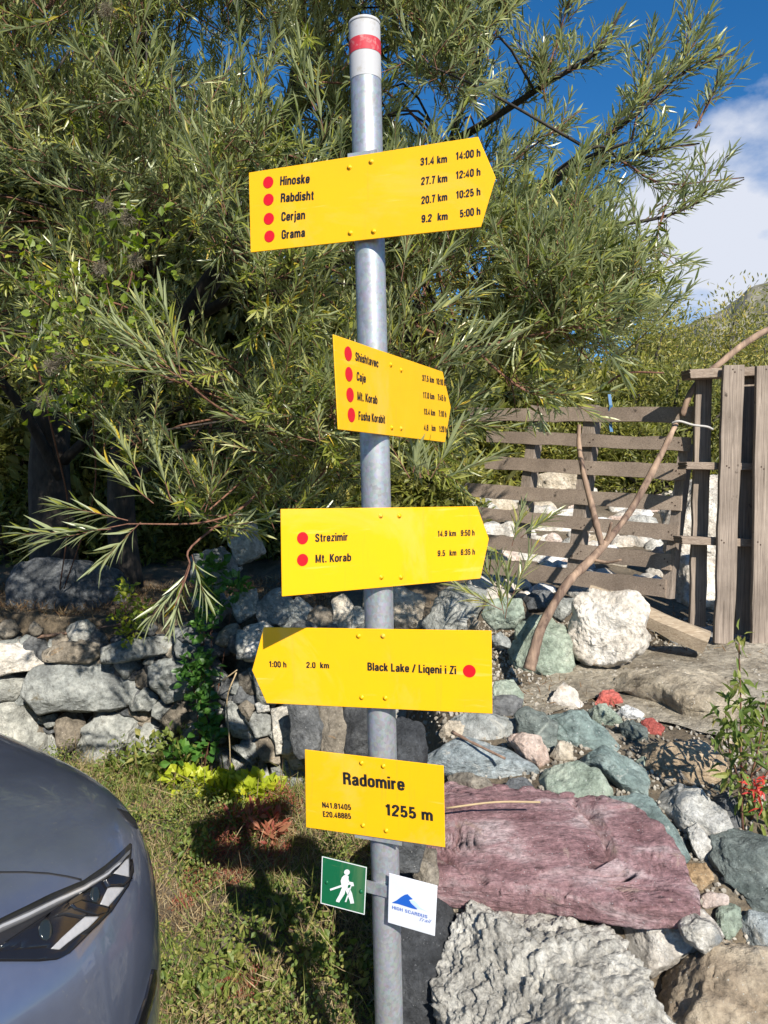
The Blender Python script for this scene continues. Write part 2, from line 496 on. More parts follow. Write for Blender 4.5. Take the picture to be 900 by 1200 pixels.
def sign_mat(name, col, edge):
    m, t, b = new_mat(name)
    v = obj_vec(t)
    f = noise(t, v, 9, 7, 0.65, 0.3)
    c = ramp(t, f, [(0.30, tuple(x * 0.94 for x in col)), (0.6, col)])
    f2 = noise(t, v, 60, 5, 0.7)
    c = mixc(t, ramp(t, f2, [(0.66, (0, 0, 0)), (0.80, (0.35, 0.35, 0.35))]), c, tuple(x * 0.72 + 0.02 for x in col))
    # faint rubbed streaks
    v3 = obj_vec(t, (3, 3, 40), rot=(0, 0.6, 0))
    f3 = noise(t, v3, 2.0, 4, 0.6)
    c = mixc(t, ramp(t, f3, [(0.64, (0, 0, 0)), (0.75, (0.16, 0.16, 0.16))]), c, (0.85, 0.72, 0.35))
    f4 = noise(t, obj_vec(t, (40, 40, 2.5), rot=(0, 0.05, 0)), 1.6, 5, 0.6)
    c = mixc(t, ramp(t, f4, [(0.60, (0, 0, 0)), (0.78, (0.34, 0.34, 0.34))]), c, tuple(x * 0.6 + 0.03 for x in col))
    f5 = noise(t, v, 3.0, 8, 0.7, 0.8)
    c = mixc(t, ramp(t, f5, [(0.52, (0, 0, 0)), (0.72, (0.24, 0.24, 0.24))]), c, (0.62, 0.50, 0.26))
    t.links.new(c, b.inputs['Base Color'])
    t.links.new(ramp(t, f, [(0.3, (0.52,) * 3), (0.7, (0.38,) * 3)]), b.inputs['Roughness'])
    b.inputs['Specular IOR Level'].default_value = 0.35
    bump(t, b, noise(t, v, 5, 3, 0.5), 0.10, 0.01)
    return m
M['yellow'] = sign_mat('sign_yellow', (0.82, 0.425, 0.003), 0)
M['green'] = sign_mat('sign_green', (0.005, 0.115, 0.045), 0)
M['white'] = flat_mat('sign_white', (0.64, 0.655, 0.69), 0.4, var=0.03)
M['pictogram'] = flat_mat('pictogram_white', (0.70, 0.70, 0.70), 0.45, var=0.02)
M['logo_blue'] = flat_mat('logo_blue', (0.012, 0.10, 0.46), 0.4, var=0.02)
M['logo_pale'] = flat_mat('logo_pale_blue', (0.50, 0.66, 0.80), 0.4, var=0.02)

def galv(name, base=(0.36, 0.385, 0.42)):
    m, t, b = new_mat(name)
    v = obj_vec(t, (1, 1, 0.35), rand=False)
    f = noise(t, v, 26, 8, 0.7, 0.6)
    c = ramp(t, f, [(0.28, tuple(x * 0.66 for x in base)), (0.55, base), (0.75, tuple(min(1, x * 1.28) for x in base))])
    vv = nd(t, 'ShaderNodeTexVoronoi', Scale=150.0); t.links.new(obj_vec(t, rand=False), vv.inputs['Vector'])
    c = mixc(t, 0.28, c, vv.outputs['Color'], 'SOFT_LIGHT')
    f2 = noise(t, obj_vec(t, (1, 1, 0.1), rand=False), 60, 5, 0.7)
    c = mixc(t, ramp(t, f2, [(0.62, (0, 0, 0)), (0.72, (0.6, 0.6, 0.6))]), c, (0.62, 0.62, 0.60))
    f3 = noise(t, obj_vec(t, rand=False), 14, 7, 0.75)
    c = mixc(t, ramp(t, f3, [(0.66, (0, 0, 0)), (0.76, (0.5, 0.5, 0.5))]), c, (0.22, 0.19, 0.15))
    hs_ = nd(t, 'ShaderNodeHueSaturation', Saturation=0.55); t.links.new(c, hs_.inputs['Color'])
    t.links.new(hs_.outputs[0], b.inputs['Base Color'])
    b.inputs['Metallic'].default_value = 0.55
    t.links.new(ramp(t, f, [(0.3, (0.58,) * 3), (0.7, (0.42,) * 3)]), b.inputs['Roughness'])
    bump(t, b, f, 0.12, 0.003)
    return m
M['galv'] = galv('galvanised_steel')
M['bolt'] = flat_mat('bolt_steel', (0.45, 0.43, 0.38), 0.4, 0.7)
def band_mat(name, col, wear):
    m, t, b = new_mat(name)
    v = obj_vec(t, rand=False)
    f = noise(t, v, 38, 8, 0.7)
    c = ramp(t, f, [(0.34, wear), (0.46, col), (1.0, col)])
    t.links.new(c, b.inputs['Base Color']); b.inputs['Roughness'].default_value = 0.65
    return m
M['white_band'] = band_mat('white_band_paint', (0.44, 0.435, 0.44), (0.36, 0.34, 0.31))
M['red_band'] = band_mat('red_band_paint', (0.46, 0.025, 0.04), (0.52, 0.22, 0.21))

# ------------------------------------------------------------------ ground
def sstep(a, b, x):
    t = np.clip((x - a) / (b - a), 0, 1)
    return t * t * (3 - 2 * t)

def height(x, y):
    x = np.asarray(x, float); y = np.asarray(y, float)
    left = 0.80 * sstep(4.27, 4.38, y) + 0.04 * sstep(4.3, 6.5, y)
    right = np.interp(y, [1.5, 1.7, 2.0, 2.3, 2.7, 3.1, 3.5, 4.3, 7.8, 12, 60, 400], [0, 0.14, 0.44, 0.57, 0.645, 0.69, 0.73, 0.77, 1.42, 1.9, 4, 30])
    mid = 0.78 * sstep(3.98, 4.12, y)
    leftfar = left + np.interp(y, [6, 12, 60, 400], [0, 0.5, 3, 29])
    mid = mid + np.interp(y, [5, 8, 12, 60, 400], [0, 0.5, 1.0, 3.2, 29.3])
    k1 = sstep(-1.05, -0.75, x)               # left wall -> recess
    k2 = sstep(0.06 , 0.24, x) * sstep(1.3, 1.6, y) + sstep(-0.02, 0.3, x) * sstep(3.3, 3.9, y) * (1 - sstep(0.06, 0.24, x) * sstep(1.3, 1.6, y))
    h = leftfar * (1 - k1) + mid * k1
    h = h * (1 - k2) + right * k2
    p = np.stack([x * 2.2, y * 2.2, x * 0], -1).reshape(-1, 3)
    near = 1 - sstep(10, 40, np.abs(y))
    h = h + (fbm(p, 4, 3).reshape(x.shape)) * 0.022 * near
    return h

def h1(x, y): return float(height(np.array([x]), np.array([y]))[0])

def ground_hit(px, py, lift=0.0):
    d = ray(px, py)
    ts = np.linspace(0.8, 12, 1500)
    X = d.x / d.y * ts; Z = CAMZ + d.z / d.y * ts
    H = height(X, ts) + lift
    k = np.argmax(Z < H)
    return float(ts[k]) if Z[k] < H[k] else 12.0

def axis(parts):
    out = []
    for a, b, n in parts: out += list(np.linspace(a, b, n, endpoint=False))
    return np.array(out + [parts[-1][1]])

gx = axis([(-900, -60, 14), (-60, -6, 27), (-6, -2, 30), (-2, 2.6, 150), (2.6, 7, 30), (7, 60, 26), (60, 900, 14)])
gy = axis([(-400, -20, 10), (-20, -2, 18), (-2, 1.2, 20), (1.2, 4.6, 150), (4.6, 9, 50), (9, 40, 30), (40, 400, 20), (400, 900, 6)])
GX, GY = np.meshgrid(gx, gy)
GZ = height(GX, GY)
nx, ny = len(gx), len(gy)
idx = np.arange(nx * ny).reshape(ny, nx)
q = np.stack([idx[:-1, :-1], idx[:-1, 1:], idx[1:, 1:], idx[1:, :-1]], -1).reshape(-1)
me = raw_mesh('ground', np.stack([GX, GY, GZ], -1), q, np.full((nx - 1) * (ny - 1), 4), True)
o = link('ground', me, M['soil']); o['kind'] = 'structure'

# worn sandy path on the terrace in front of the fence, laid on the ground
pp = [(590, 815), (700, 770), (800, 752), (905, 752), (960, 800), (960, 860), (850, 866), (760, 842), (700, 818), (630, 840)]
def path_mesh():
    bm = bmesh.new()
    vs = [bm.verts.new((p[0], p[1], 0)) for p in pp]
    f = bm.faces.new(vs)
    bmesh.ops.triangulate(bm, faces=[f])
    bmesh.ops.subdivide_edges(bm, edges=bm.edges[:], cuts=11, use_grid_fill=True)
    for v in bm.verts:
        Y = ground_hit(v.co.x, v.co.y, 0.012)
        p_ = P(v.co.x, v.co.y, Y)
        n_ = float(fbm(np.array([[p_.x * 6, p_.y * 6, 0]]), 3, 5)[0])
        v.co = Vector((p_.x, p_.y, h1(p_.x, p_.y) + 0.012 + 0.006 * n_))
    me = bpy.data.meshes.new('path'); bm.to_mesh(me); bm.free(); smooth(me)
    return me
o = link('path', path_mesh(), M['path']); o['kind'] = 'structure'

# far mountain beyond the bushes: a real ridge about 900 m away
def mountain():
    az = np.linspace(R(-60), R(60), 240)
    rows = []
    D = list(np.linspace(560, 900, 34)) + [930, 980, 1060]
    prof = np.interp(np.degrees(az), [-60, -30, 0, 15, 22, 23.5, 25.0, 26.2, 27.5, 29, 31, 36, 45, 60],
                     [60, 90, 110, 140, 198, 208, 218, 229, 236, 238, 250, 270, 220, 140])
    for i, d in enumerate(D):
        k = 0.05 + 0.95 * (i / 33) if i < 34 else [0.95, 0.8, 0.6][i - 34]
        x, y = d * np.sin(az), d * np.cos(az)
        n_ = fbm(np.stack([x * 0.016, y * 0.016, 0 * x], -1), 5, 11)
        r_ = 1 - np.abs(fbm(np.stack([x * 0.010, y * 0.010, 0 * x + 5], -1), 4, 31))
        z = (prof - 6) * k * min(1, d / 900) + n_ * (13 if i < 30 else 8) + (r_ - 0.6) * 26 * k
        rows.append(np.stack([x, y, z], -1))
    V = np.stack(rows)
    r_, c_ = V.shape[:2]
    ii = np.arange(r_ * c_).reshape(r_, c_)
    qq = np.stack([ii[:-1, :-1], ii[:-1, 1:], ii[1:, 1:], ii[1:, :-1]], -1).reshape(-1)
    return raw_mesh('mountain', V, qq, np.full((r_ - 1) * (c_ - 1), 4), False)
o = link('mountain', mountain(), M['mountain']); o['kind'] = 'structure'

# ------------------------------------------------------------------ rocks
_ico = {}
def ico(sub):
    if sub not in _ico:
        bm = bmesh.new()
        bmesh.ops.create_icosphere(bm, subdivisions=sub, radius=1)
        V = np.array([v.co[:] for v in bm.verts]); Fc = np.array([[v.index for v in f.verts] for f in bm.faces])
        bm.free(); _ico[sub] = (V, Fc)
    return _ico[sub]

def poly_radius(poly, c, th):
    """distance from c to the polygon outline in directions th (outermost crossing)"""
    d = np.stack([np.cos(th), np.sin(th)], -1)
    best = np.zeros(len(th))
    n = len(poly)
    for i in range(n):
        a = poly[i] - c; b = poly[(i + 1) % n] - c
        e = b - a
        den = d[:, 0] * e[1] - d[:, 1] * e[0]
        den = np.where(np.abs(den) < 1e-12, 1e-12, den)
        t = (a[0] * e[1] - a[1] * e[0]) / den
        s = (a[0] * d[:, 1] - a[1] * d[:, 0]) / den
        ok = (t > 0) & (s >= -1e-6) & (s <= 1 + 1e-6)
        best = np.where(ok & (t > best), t, best)
    return best

def centroid(P2):
    a = P2; b = np.roll(P2, -1, 0)
    cr = a[:, 0] * b[:, 1] - b[:, 0] * a[:, 1]
    A = cr.sum() / 2
    return np.array([((a[:, 0] + b[:, 0]) * cr).sum(), ((a[:, 1] + b[:, 1]) * cr).sum()]) / (6 * A)

def rock(name, poly, mat, depth=None, tilt=18, thick=0.42, e=0.54, seed=0, sub=5, rough=0.042, facets=11, cracks=(), terr=0.0, jag=0.0,
         parent=None, label=None, cat=None, group=None, lumps=0.0, lay=0.0, push=0.35, grow=1.07):
    poly = np.array(poly, float)
    c = centroid(poly)
    poly = c + (poly - c) * grow
    if depth is None:
        by = poly[:, 1].max()
        depth = ground_hit(c[0], c[1] + 0.55 * (by - c[1])) - 0.01
    C = P(c[0], c[1], depth)
    w = (C - CAMV).normalized()
    up = (Vector((0, 0, 1)) - w * w.z).normalized()
    n = (-w * math.cos(R(tilt)) + up * math.sin(R(tilt))).normalized()
    u = Vector((1, 0, 0)); u = (u - n * u.dot(n)).normalized(); v = n.cross(u)
    pl = []
    for px, py in poly:
        q_ = on_plane(px, py, C, n) - C
        pl.append((q_.dot(u), q_.dot(v)))
    pl = np.array(pl)
    c2 = np.zeros(2)
    V, Fc = ico(sub)
    th = np.arctan2(V[:, 1], V[:, 0])
    rho = np.hypot(V[:, 0], V[:, 1]).clip(0, 1)
    rad = poly_radius(pl, c2, th)
    ext = min(np.ptp(pl[:, 0]), np.ptp(pl[:, 1]))
    if jag:
        cth = np.stack([np.cos(th) * 5, np.sin(th) * 5, th * 0], -1)
        rad = rad * (1 + jag * (fbm(cth, 2, seed + 61) + 0.7 * np.round(fbm(cth * 2.2, 2, seed + 62) * 2) / 2))
    T = thick * ext
    rr = rad * rho ** e
    hh = T * np.sign(V[:, 2]) * np.abs(V[:, 2]) ** e
    p = np.stack([rr * np.cos(th), rr * np.sin(th), hh], -1)
    rng = np.random.RandomState(seed + 101)
    L = max(np.ptp(pl[:, 0]), np.ptp(pl[:, 1]))
    for k in range(facets):
        a = rng.uniform(0, 2 * math.pi); el = rng.uniform(0.6, 1.4)
        nn = np.array([math.cos(a) * math.cos(el), math.sin(a) * math.cos(el), math.sin(el)])
        d = p @ nn
        lim = d.max() * rng.uniform(0.58, 0.86)
        p = p - np.clip(d - lim, 0, None)[:, None] * nn * 0.94
    # noise along the radial direction, in metres
    half = np.array([np.ptp(pl[:, 0]) / 2, np.ptp(pl[:, 1]) / 2, T])
    nrm = p / half ** 2; nrm = nrm / (np.linalg.norm(nrm, axis=1, keepdims=True) + 1e-9)
    sc = 3.2 / L
    nz = fbm(p * sc + seed * 7.7, 5, seed + 3, 0.55)
    p = p + nrm * (nz * rough * ext * 1.4)[:, None]
    nz2 = 1 - np.abs(fbm(p * sc * 2.3 + 3.1, 4, seed + 9))
    p = p - nrm * (np.clip(nz2 - 0.8, 0, 1) * rough * ext * 2.2)[:, None]
    if lay:
        s_ = p[:, 2] / T + 0.35 * fbm(p * sc * 0.7, 3, seed + 5)
        st = np.floor(s_ * 6 + 0.6 * (p[:, 1] / ext)) / 6
        p[:, 2] += (st - s_) * T * lay * np.where(p[:, 2] > 0, 0.35, 0)
        p[:, :2] *= (1 + 0.05 * lay * np.sin(s_ * 30 + 3 * fbm(p * sc, 2, seed)))[:, None]
    if terr:
        f_ = fbm(p * np.array([3.0, 6.5, 0]) + seed, 4, seed + 71) * 2.2 + p[:, 1] * 3
        p[:, 2] += np.where(p[:, 2] > 0, (np.floor(f_) + np.clip((f_ - np.floor(f_)) * 7, 0, 1)) * terr, 0)
    for line, wd, dep in cracks:
        w0 = np.array(C)[None] + p[:, :1] * np.array(u) + p[:, 1:2] * np.array(v) + p[:, 2:] * np.array(n) - np.array(n) * T * push
        rel = w0 - np.array([0, 0, CAMZ]); yc = rel[:, 1] * cp + rel[:, 2] * sp_; zc_ = -rel[:, 1] * sp_ + rel[:, 2] * cp
        sx, sy = 450 + F * rel[:, 0] / yc, 600 - F * zc_ / yc
        dm = np.full(len(sx), 1e9)
        for (x0, y0), (x1, y1) in zip(line[:-1], line[1:]):
            tt = np.clip(((sx - x0) * (x1 - x0) + (sy - y0) * (y1 - y0)) / ((x1 - x0) ** 2 + (y1 - y0) ** 2), 0, 1)
            dm = np.minimum(dm, np.hypot(sx - x0 - tt * (x1 - x0), sy - y0 - tt * (y1 - y0)))
        dm = dm + 1.6 * fbm(p * 14, 3, seed)
        p[:, 2] -= np.where(p[:, 2] > 0, np.clip(1 - dm / wd, 0, 1) ** 0.6 * dep, 0)
    if lumps:
        for f_, a_ in ((28, 0.024), (66, 0.014), (140, 0.007)):
            p = p + nrm * ((0.62 - worley(p * f_ + seed, seed)) * a_ * lumps)[:, None]
    if False:
        for f_, a_ in ((15, 0.021), (30, 0.014), (62, 0.008)):
            q_ = p * f_ + seed
            l_ = vnoise(q_, seed + 21)
            m_ = vnoise(q_ * 1.7 + 5, seed + 22)
            p = p + nrm * ((np.abs(l_) ** 0.7 * 1.5 - 0.45 + 0.4 * m_) * a_ * lumps)[:, None]
    wv = np.array(C)[None] + p[:, :1] * np.array(u) + p[:, 1:2] * np.array(v) + p[:, 2:] * np.array(n) - np.array(n) * T * push
    me = raw_mesh(name, wv, Fc.ravel(), np.full(len(Fc), 3), True)
    org = Vector(wv.mean(0))
    o = link(name, me, mat, parent, org)
    tag(o, label, cat, group)
    return o

def zoomed(pts, s, ox, oy): return [(x / s + ox, y / s + oy) for x, y in pts]
Z8 = lambda pts: zoomed(pts, 2.0455, 460, 760)
ZB = lambda pts: zoomed(pts, 4.09, 540, 640)
ZW = lambda pts: zoomed(pts, 2.647, 0, 600)
ZS = lambda pts: zoomed(pts, 3.4615, 100, 700)

PILE = 'loose rocks piled to the right of the signpost'
rocks = [
 # name, polygon, material, label, keyword options
 ('boulder', Z8([(105,725),(150,665),(185,650),(205,608),(300,568),(350,560),(430,600),(500,640),(545,690),(575,740),(610,800),(640,860),(690,930),(710,1010),(640,1080),(200,1080),(150,960),(140,890),(110,840),(104,780)]), 'rk_conglo', 'big rough pebbly grey conglomerate boulder at the foot of the purple slab', dict(depth=1.70, tilt=32, thick=0.42, sub=7, lumps=1.0, rough=0.04, facets=4, e=0.7, push=0.2, grow=1.0)),
 ('flat_rock', Z8([(45,505),(60,430),(100,365),(135,340),(300,343),(440,360),(560,398),(640,445),(690,505),(728,580),(718,612),(690,622),(600,627),(480,606),(380,585),(240,580),(110,562),(52,535)]), 'rk_purple', 'large flat purple layered rock slab lying on the pile', dict(depth=2.06, tilt=54, thick=0.085, sub=7, rough=0.008, facets=0, e=0.22, lay=0.0, terr=0.009, jag=0.022, push=0.5, grow=1.03, cracks=[(Z8([(440,372),(480,395),(492,420),(512,450),(525,480),(520,520)]), 5.5, 0.04), (Z8([(150,395),(158,430),(148,470)]), 3.5, 0.02), (Z8([(290,370),(262,435)]), 3, 0.012), (Z8([(520,545),(570,600)]), 4, 0.02), (Z8([(120,500),(220,560)]), 4, 0.02)])),
 ('boulder', Z8([(628,800),(680,745),(740,710),(840,697),(920,715),(990,800),(1000,960),(900,1040),(760,1030),(690,970),(650,900)]), 'rk_tan', 'smooth brown boulder below the small grey stones at the lower right corner', dict(depth=1.70, tilt=35, thick=0.4, sub=6, facets=5, e=0.66)),
 ('rock', Z8([(553,640),(620,622),(740,620),(770,660),(785,690),(720,720),(620,775),(580,735),(555,690)]), 'rk_white', 'white and brown block wedged under the right end of the purple slab', dict(depth=1.86, sub=5)),
 ('rock', Z8([(683,640),(720,625),(750,640),(788,690),(745,718),(700,692)]), 'rk_mottle', 'small speckled grey stone leaning on the white and brown block', dict(depth=1.78)),
 ('rock', Z8([(758,455),(800,430),(860,422),(930,450),(950,540),(900,590),(860,592),(800,560),(765,500)]), 'rk_dgreen', 'dark green grey boulder with pale veins under the leafy plant', dict(sub=5)),
 ('rock', Z8([(632,330),(690,307),(740,345),(800,390),(810,430),(760,455),(700,430),(640,370)]), 'rk_mottle', 'white and grey mottled rock between the teal slab and the leafy plant', dict(sub=5, tilt=30, facets=9)),
 ('flat_rock', Z8([(520,360),(570,340),(620,355),(680,410),(712,470),(690,485),(640,445),(570,400)]), 'rk_teal', 'teal flat rock slab along the upper right edge of the purple slab', dict(sub=5, tilt=40, thick=0.3, e=0.45)),
 ('rock', Z8([(345,310),(365,275),(440,268),(500,290),(525,330),(515,365),(430,370),(350,345)]), 'rk_green', 'pale green rounded block directly above the middle of the purple slab', dict(sub=5, tilt=28)),
 ('rock', Z8([(425,245),(480,232),(550,236),(600,265),(612,300),(600,345),(545,320),(480,282),(428,270)]), 'rk_teal', 'teal wedge rock with a pale cut edge below the large green slab', dict(sub=5, tilt=35, facets=9)),
 ('flat_rock', Z8([(350,145),(400,140),(470,150),(510,170),(550,215),(540,240),(470,232),(400,215),(370,190)]), 'rk_teal', 'large green rock slab just below the red painted stone', dict(sub=5, tilt=40, thick=0.3)),
 ('flat_rock', Z8([(68,265),(90,225),(200,212),(270,225),(330,265),(360,300),(280,312),(180,302),(100,287)]), 'rk_blue', 'pale blue grey slab under the dark twig, right of the signpost', dict(sub=5, tilt=30, thick=0.35, e=0.5)),
 ('rock', Z8([(135,158),(230,150),(300,165),(305,190),(285,218),(200,218),(150,195)]), 'rk_grey', 'light grey flat stone behind the small cream stone near the arrow sign', dict(tilt=30)),
 ('rock', Z8([(110,200),(135,175),(180,170),(215,185),(205,210),(150,215),(115,215)]), 'rk_cream', 'small cream stone on top of the pale blue grey slab', dict()),
 ('rock', Z8([(297,160),(325,135),(370,150),(395,175),(385,235),(350,245),(305,205)]), 'rk_dgreen', 'dark green angular stone at the foot of the forked stick', dict(sub=4, facets=10, e=0.5)),
 ('rock', Z8([(275,215),(310,203),(355,213),(375,260),(350,285),(310,255)]), 'rk_pink', 'pinkish cream rounded stone above the pale blue grey slab', dict(facets=4, e=0.75)),
 ('rock', Z8([(375,255),(400,222),(430,232),(432,265),(400,275)]), 'rk_cream', 'little egg shaped cream stone between two green rocks', dict(facets=3, e=0.8)),
 ('rock', Z8([(375,130),(410,80),(440,98),(457,130),(430,146),(380,142)]), 'rk_white', 'white pyramid shaped stone right of the forked stick', dict(facets=8, thick=0.5)),
 ('painted_stone', Z8([(485,132),(505,100),(530,95),(553,120),(545,147),(500,142)]), 'rk_redpaint', 'upper red painted trail marking stone beside the white painted one', dict()),
 ('painted_stone', Z8([(533,152),(560,130),(605,155),(595,172),(545,168)]), 'rk_whitepaint', 'white painted trail marking stone between the two red ones', dict()),
 ('painted_stone', Z8([(597,175),(620,163),(652,185),(642,207),(605,202)]), 'rk_redpaint', 'lower red painted trail marking stone beside the plant shadow', dict()),
 ('rock', Z8([(545,175),(575,163),(605,185),(615,215),(580,228),(550,208)]), 'rk_dgreen', 'dark knobbly stone in front of the painted trail stones', dict()),
 ('rock', Z8([(470,140),(510,132),(545,160),(548,182),(515,192),(485,182)]), 'rk_green', 'cream green stone propped under the upper red painted stone', dict()),
 ('flat_rock', Z8([(600,240),(650,200),(700,192),(760,235),(800,280),(790,310),(720,318),(640,302),(600,270)]), 'rk_tan', 'sandy flat rock with the plant shadow across it', dict(sub=5, tilt=40, thick=0.3)),
 ('rock', Z8([(125,295),(180,293),(230,315),(248,347),(190,338),(140,325)]), 'rk_brown', 'brown flat cobble beneath the left half of the pale blue slab', dict()),
 ('rock', Z8([(262,340),(280,312),(320,308),(337,330),(335,356),(280,354)]), 'rk_dark', 'small dark grey cobble above the purple slab', dict()),
 ('rock', [(448,852),(470,838),(494,844),(500,880),(488,906),(450,906)], 'rk_shade_black', 'rock coloured black for shade directly beside the signpost behind the place sign', dict(depth=1.95, thick=0.7)),  # shade lies in the black stone colour; set near the post to cast shadow
 ('rock', [(446,908),(492,902),(502,950),(490,1012),(450,1008)], 'rk_dark', 'added shadow-casting dark rock hidden right behind the signpost, under the black one', dict(depth=1.95, thick=0.6)),  # unseen behind the place sign, added to throw shadow on the grass
 ('rock', Z8([(236,110),(250,80),(290,72),(312,105),(305,150),(250,158),(238,130)]), 'rk_green', 'pale green stone behind the right tip of the left pointing arrow sign', dict()),
 ('rock', Z8([(708,430),(735,415),(760,440),(765,490),(745,508),(720,480)]), 'rk_mottle', 'small upright white stone beside the dark green grey boulder', dict()),
 ('rock', Z8([(690,515),(750,508),(770,550),(740,578),(700,565)]), 'rk_orange', 'orange brown stone at the right tip of the purple slab', dict()),
 ('rock', Z8([(775,630),(800,603),(835,615),(838,660),(805,695),(778,668)]), 'rk_green', 'greenish upright cobble above the smooth brown boulder', dict()),
 ('rock', Z8([(830,640),(870,628),(930,640),(930,705),(870,714),(832,692)]), 'rk_blue', 'blue grey cobble above the smooth brown boulder at the right edge', dict()),
 ('flat_rock', Z8([(722,602),(760,582),(808,588),(805,612),(750,620)]), 'rk_pink', 'thin pinkish flat stone right of the purple slab', dict(thick=0.3)),
 ('rock', Z8([(772,350),(800,342),(835,375),(842,425),(800,432),(780,390)]), 'rk_dark', 'dark blue grey stone hidden at the base of the leafy plant', dict()),
 ('rock', Z8([(478,378),(520,363),(585,400),(620,440),(560,420),(500,398)]), 'rk_cream', 'cream stone peeping out above the purple slab', dict()),
 ('rock', Z8([(640,455),(690,480),(712,492),(700,512),(672,500)]), 'rk_cream', 'narrow cream stone between teal slab and purple slab', dict()),
 ('rock', Z8([(135,600),(160,583),(245,583),(220,628),(150,630)]), 'rk_cream', 'cream stone holding up the left side of the purple slab', dict(depth=1.95)),
 ('rock', Z8([(45,515),(60,478),(105,470),(110,560),(75,570),(50,545)]), 'rk_brown', 'brown and white crumbly stone at the left end of the purple slab', dict(depth=1.95)),
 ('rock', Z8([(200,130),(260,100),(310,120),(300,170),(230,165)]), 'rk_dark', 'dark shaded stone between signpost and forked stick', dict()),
 ('rock', Z8([(845,590),(880,590),(930,560),(960,610),(930,640),(870,630)]), 'rk_dgreen', 'dark stone under the green grey boulder at the right edge', dict()),
 ('rock', [(452,1010),(500,990),(520,1050),(545,1110),(560,1190),(530,1240),(458,1225)], 'rk_shade_black', 'rock coloured dark for shade standing between the post and the conglomerate boulder', dict(depth=1.86, sub=5)),  # shade of the gap put into the stone's dark colour
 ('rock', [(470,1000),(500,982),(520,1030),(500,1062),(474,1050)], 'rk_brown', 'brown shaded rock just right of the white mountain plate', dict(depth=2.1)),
 ('flat_rock', [(690,786),(760,776),(850,788),(872,812),(856,832),(800,828),(778,812),(735,800)], 'path', 'flat worn ledge stone on the path above the red painted stones', dict(sub=6, tilt=58, thick=0.12, e=0.4, rough=0.03)),
 ('boulder', ZB([(240,480),(280,375),(330,320),(400,303),(450,335),(475,360),(520,470),(552,560),(510,610),(380,632),(290,600),(238,540)]), 'rk_green', 'pale green tapering boulder behind the forked stick', dict(sub=5, tilt=12, facets=7)),
 ('boulder', ZB([(507,400),(530,320),(545,265),(590,215),(720,203),(820,232),(880,295),(880,400),(845,500),(720,547),(620,557),(555,515)]), 'rk_white', 'big white boulder in front of the slatted gate', dict(sub=6, tilt=15, facets=15, e=0.48, depth=3.36, rough=0.04, thick=0.5)),
 ('rock', ZB([(845,360),(895,405),(892,460),(850,475)]), 'rk_cream', 'yellowish chip at the right side of the big white boulder', dict()),
 ('boulder', [(505,715),(515,690),(540,682),(568,690),(556,722),(540,737),(505,738),(492,728)], 'rk_grey', 'grey boulder showing between two arrow signs right of the post', dict(depth=3.7, sub=5)),
 ('boulder', ZB([(100,320),(130,270),(200,245),(290,250),(305,330),(260,385),(160,385),(110,345)]), 'rk_green', 'mossy green boulder behind the grassy willow tuft', dict(sub=5, depth=3.6)),
 ('rock', ZB([(32,350),(60,325),(88,365),(75,395),(35,395)]), 'rk_brown', 'small brown pebble between grey and mossy boulders', dict(depth=3.5)),
 ('rock', ZB([(150,430),(190,410),(240,450),(235,480),(160,475)]), 'rk_grey', 'small pale pebbles spot left of the tapering boulder', dict(depth=3.4)),
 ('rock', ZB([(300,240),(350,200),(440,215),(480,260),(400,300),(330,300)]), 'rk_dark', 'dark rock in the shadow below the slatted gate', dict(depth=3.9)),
 ('rock', ZB([(400,260),(470,250),(540,245),(545,290),(480,350),(440,320)]), 'rk_grey', 'grey rock tucked behind the big white boulder', dict(depth=3.8)),
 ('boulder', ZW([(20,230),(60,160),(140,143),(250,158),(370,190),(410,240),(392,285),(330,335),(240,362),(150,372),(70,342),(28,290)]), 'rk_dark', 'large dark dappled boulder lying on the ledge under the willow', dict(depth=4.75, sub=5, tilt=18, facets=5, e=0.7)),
]
for i, (nm, poly, mk, lab, kw) in enumerate(rocks):
    rock(nm, poly, M[mk], seed=i, label=lab, cat=nm.replace('_', ' ') if nm != 'painted_stone' else 'painted stone',
         group=PILE if i < 44 else None, **kw)

